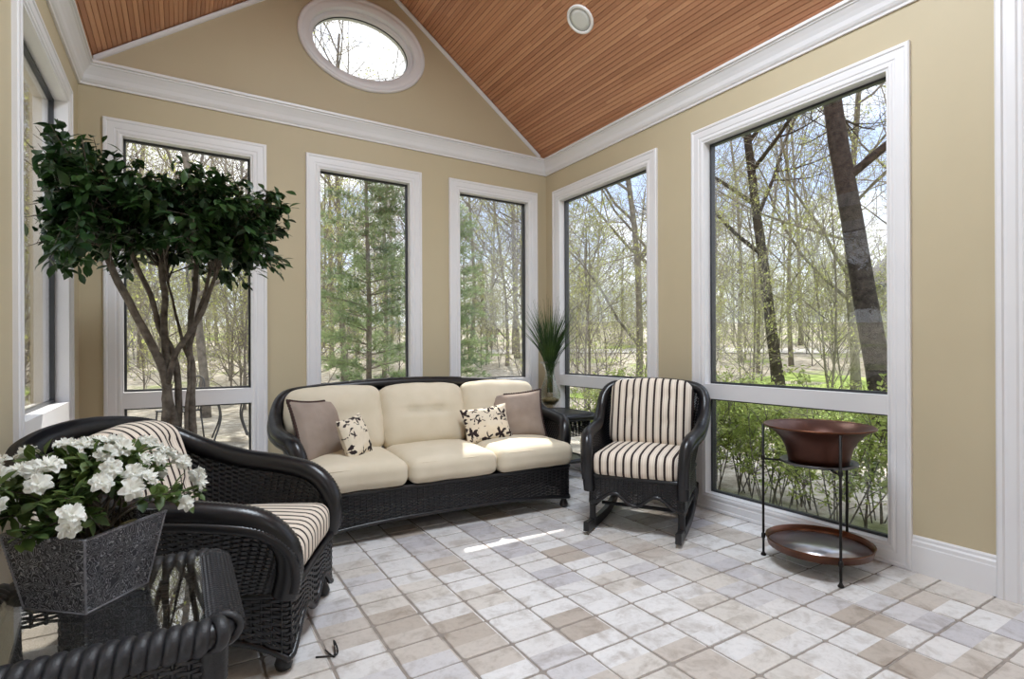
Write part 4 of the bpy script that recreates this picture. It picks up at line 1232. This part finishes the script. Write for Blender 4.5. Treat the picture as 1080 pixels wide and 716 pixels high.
# hedge below the side windows
def hedge_shrub(seed):
    r = random.Random(seed); st = MB(); lv = MB()
    for k in range(11):
        b0 = Vector((r.gauss(0, .09), r.gauss(0, .09), -.1)); tip = Vector((r.uniform(-.34, .34), r.uniform(-.34, .34), r.uniform(.78, 1.03)))
        P = spline([b0, b0.lerp(tip, .5) + Vector((r.gauss(0, .05), r.gauss(0, .05), 0)), tip], 5)
        st.tube(P, [.0065 * (1 - .75 * i / (len(P) - 1)) for i in range(len(P))], 5, cap=False)
        for q in range(9):
            t = r.uniform(.3, 1); p = fan(P, t); e = p + Vector((r.gauss(0, .12), r.gauss(0, .12), r.uniform(.02, .2)))
            st.tube([p, p.lerp(e, .5) + Vector((0, 0, .01)), e], [.0035, .003, .0015], 3, cap=False)
            for m in range(32 if t > .5 else 20):
                c = p.lerp(e, r.uniform(.2, 1.1)) + Vector((r.gauss(0, .02), r.gauss(0, .02), r.gauss(0, .02)))
                leaf(lv, c, Vector((r.gauss(0, 1), r.gauss(0, 1), r.gauss(.2, .7))), Vector((r.gauss(0, .5), r.gauss(0, .5), 1)), r.uniform(.025, .045), r.uniform(.014, .022), .12, .2)
    root = empty('hedge_shrub', (0, 0, 0)); tag(root, 'leafy yellow-green shrub of the low hedge outside the side windows', 'shrub', 'hedge shrubs')
    st.build('stems', 'bark', root); lv.build('foliage', 'hedge_leaf', root)
    return root
sh = [hedge_shrub(400 + k) for k in range(3)]
spots = [(.95 + rng.uniform(-.08, .08), .35 - .52 * k) for k in range(9)] + [(1.5 + rng.uniform(-.1, .1), .5 - .55 * k) for k in range(8)]
for i, (x, y) in enumerate(spots):
    o = sh[i] if i < 3 else copy_tree(sh[i % 3])
    o.location = (x, y, GZ + .0); o.rotation_euler = (0, 0, rng.uniform(0, 6.28)); s = rng.uniform(.92, 1.08); o.scale = (s, s, s * .98)

# lawn strip beyond the hedge, drive, neighbour's house
mb = MB()
for k in range(9000):
    x, y = rng.uniform(3.5, 16), rng.uniform(-4, 9)
    if noise.noise(Vector((x * .25, y * .25, 4))) < -.12: continue
    z = hill(x, y) - .02; a = rng.uniform(0, 6.28); h = rng.uniform(.05, .11)
    mb.add([(x - .012 * math.cos(a), y - .012 * math.sin(a), z), (x + .012 * math.cos(a), y + .012 * math.sin(a), z), (x + rng.gauss(0, .02), y + rng.gauss(0, .02), z + h)], [(0, 1, 2)])
g = mb.build('lawn_grass', 'lawn_blade'); tag(g, 'short bright green grass beyond the hedge', 'grass', kind='stuff')
mb = MB(); n = 28
vs = [(x, y, hill(x, y) + .005) for x, y in [(6.2 + 12 * i / n + .5 * noise.noise(Vector((j * .4, 3, i * .1))), -5 + 13.5 * j / n + .5 * noise.noise(Vector((i * .4, j * .1, 8)))) for i in range(n + 1) for j in range(n + 1)]]
mb.add(vs, [(i * (n + 1) + j, (i + 1) * (n + 1) + j, (i + 1) * (n + 1) + j + 1, i * (n + 1) + j + 1) for i in range(n) for j in range(n)], True)
struct(mb.build('lawn', 'lawn'))
def strip(name, pts, wd, m):
    P = spline(pts, 8); vs = []; mb = MB()
    for i, p in enumerate(P):
        t = (P[min(i + 1, len(P) - 1)] - P[max(0, i - 1)]).normalized(); s = Vector((-t.y, t.x, 0)) * wd / 2
        for q in (p - s, p - s * .3, p + s * .3, p + s): vs.append((q.x, q.y, hill(q.x, q.y) + .03))
    mb.add(vs, [(i * 4 + k, i * 4 + k + 1, i * 4 + 5 + k, i * 4 + 4 + k) for i in range(len(P) - 1) for k in range(3)], True)
    return struct(mb.build(name, m))
strip('drive', [(34, -4, 0), (30, 8, 0), (25, 18, 0), (16, 26, 0), (4, 32, 0)], 3.2, 'gravel')
hs = empty('neighbour_house', (21.4, 7.0, hill(21.4, 7.0)), R(-8)); tag(hs, 'white clapboard house far off behind the thick leaning trunk', 'house')
mb = MB(); vs = [(0, 0, -1), (0, 8, -1), (0, 8, 3.4), (0, 0, 3.4), (7, 0, -1), (7, 8, -1), (7, 8, 3.4), (7, 0, 3.4), (3.5, 0, 5.6), (3.5, 8, 5.6)]
mb.add([(x, y - 8, z) for x, y, z in vs], [(0, 1, 2, 3), (4, 7, 6, 5), (0, 3, 8, 7, 4), (1, 5, 6, 9, 2)])
for k in range(27):
    z = -.6 + k * .15; mb.box(-.03, 0, -8.03, .03, z, z + .13); mb.box(-.03, 7.03, .0, .03, z, z + .13)
wl = mb.build('walls', 'siding', hs)
mb = MB()
for s in (0, 1):
    a = [(-.5, -8.4, 3.2), (-.5, .4, 3.2), (3.5, .4, 5.75), (3.5, -8.4, 5.75)]
    b = [(x, y, z + .15) for x, y, z in a]
    v = [(7 - x if s else x, y, z) for x, y, z in a + b]
    mb.add(v, [(0, 1, 2, 3), (4, 7, 6, 5), (0, 4, 5, 1), (1, 5, 6, 2), (2, 6, 7, 3), (3, 7, 4, 0)])
mb.build('roof', 'roof_shingle', hs)
for y in (-2, -5.5):
    f = MB(); f.box(-.06, -.03, y - .5, y + .5, .9, 2.3); f = f.build('window', 'white_paint', hs)
    p = MB(); p.box(-.07, -.055, y - .42, y + .42, .98, 2.22); p.build('pane', 'dark_frame', f)

# patio table and chairs outside the window behind the ficus
pt = empty('patio_table', (-2.42, 4.9, hill(-2.4, 4.9))); tag(pt, 'round dark metal garden table outside the window behind the ficus', 'table')
mb = MB(); mb.lathe([(0, .70), (.42, .70), (.44, .71), (.44, .72), (0, .722)], 28); mb.build('tabletop', 'patio_metal', pt)
for k in range(4):
    a = PI / 4 + k * PI / 2
    mb = MB(); mb.tube(spline([(.30 * math.cos(a), .30 * math.sin(a), .70), (.2 * math.cos(a), .2 * math.sin(a), .35), (.34 * math.cos(a), .34 * math.sin(a), 0)], 6), .014, 6); mb.build('leg', 'patio_metal', pt)
def garden_chair(loc, rz, label):
    c = empty('garden_chair', loc, rz); tag(c, label, 'chair')
    mb = MB()
    for k in range(8): mb.box(-.21 + k * .055, -.175 + k * .055, -.2, .22, .43, .445)
    mb.tube([(-.22, -.2, .437), (.22, -.2, .437), (.22, .22, .437), (-.22, .22, .437)], .012, 6, closed=True); mb.build('seat', 'patio_metal', c)
    mb = MB(); mb.tube(spline([(-.21, .21, .44), (-.21, .27, .75), (-.12, .3, .92), (.12, .3, .92), (.21, .27, .75), (.21, .21, .44)], 6), .012, 6)
    for k in range(5): mb.tube([(-.14 + k * .07, .215, .44), (-.14 + k * .07, .295, .90)], .007, 5)
    mb.build('backrest', 'patio_metal', c)
    for sx in (-1, 1):
        for y in (-.19, .21):
            mb = MB(); mb.tube([(sx * .21, y, .437), (sx * .23, y * 1.2, 0)], .012, 6); mb.build('leg', 'patio_metal', c)
garden_chair((-1.72, 4.7, hill(-1.7, 4.7)), R(80), 'dark metal garden chair to one side of the garden table, near the pine')
garden_chair((-3.1, 5.2, hill(-3.1, 5.2)), R(-60), 'dark metal garden chair on the far side of the garden table from the pine')

# ------------------------------------------------------------------ light
world = bpy.data.worlds.new('sky'); scene.world = world; world.use_nodes = True
nt = world.node_tree; nt.nodes.clear()
out = nt.nodes.new('ShaderNodeOutputWorld'); bg = nt.nodes.new('ShaderNodeBackground'); nt.links.new(bg.outputs[0], out.inputs[0])
v = nt.nodes.new('ShaderNodeTexCoord').outputs['Generated']
mp = nt.nodes.new('ShaderNodeMapping'); mp.inputs['Scale'].default_value = (1, 1, 2.2); nt.links.new(v, mp.inputs[0])
n1 = noise_(nt, mp.outputs[0], 2.6, 6, .6, .3)
cl = ramp(nt, [(.42, lin(176, 196, 232)), (.53, lin(248, 249, 252))]); nt.links.new(n1, cl.inputs[0])
sx = nt.nodes.new('ShaderNodeSeparateXYZ'); nt.links.new(v, sx.inputs[0])
hz = ramp(nt, [(.0, (1, 1, 1)), (.25, (0, 0, 0))]); nt.links.new(sx.outputs[2], hz.inputs[0])
c = mix(nt, hz.outputs[0], cl.outputs[0], lin(236, 240, 246))
nt.links.new(c, bg.inputs[0]); bg.inputs[1].default_value = SKY
su = bpy.data.lights.new('sun', 'SUN'); su.energy = SUN; su.angle = R(.55); su.color = (1, .955, .88)
so = bpy.data.objects.new('sun', su); COL.objects.link(so)
EL, AZ = R(51), R(25.5)
dv = Vector((-math.cos(EL) * math.sin(AZ), -math.cos(EL) * math.cos(AZ), -math.sin(EL)))
so.rotation_euler = dv.to_track_quat('-Z', 'Y').to_euler(); so.location = (6, 12, 16)
# added fill lights without fixtures: disc under the ridge, small point behind the camera
l = bpy.data.lights.new('ridge_fill', 'AREA'); l.shape = 'DISK'; l.size = 1.2; l.energy = RIDGE_FILL; l.color = (.81, .91, 1)
o = bpy.data.objects.new('ridge_fill', l); COL.objects.link(o); o.location = (-1.95, -2.95, 3.9)
l = bpy.data.lights.new('rear_fill', 'POINT'); l.shadow_soft_size = .22; l.energy = REAR_FILL; l.color = (.81, .91, 1)
o = bpy.data.objects.new('rear_fill', l); COL.objects.link(o); o.location = (-1.52, -5.6, 2.25)

vs_ = scene.view_settings
scene.display_settings.display_device = 'sRGB'
vs_.view_transform = 'Standard'; vs_.look = 'None'; vs_.gamma = 1; vs_.use_curve_mapping = False
vs_.exposure = EXPO
cy = scene.cycles
cy.max_bounces = 10; cy.diffuse_bounces = 6; cy.glossy_bounces = 4; cy.transmission_bounces = 6; cy.transparent_max_bounces = 16
cy.caustics_reflective = False; cy.caustics_refractive = False; cy.sample_clamp_indirect = 6
cy.use_denoising = True
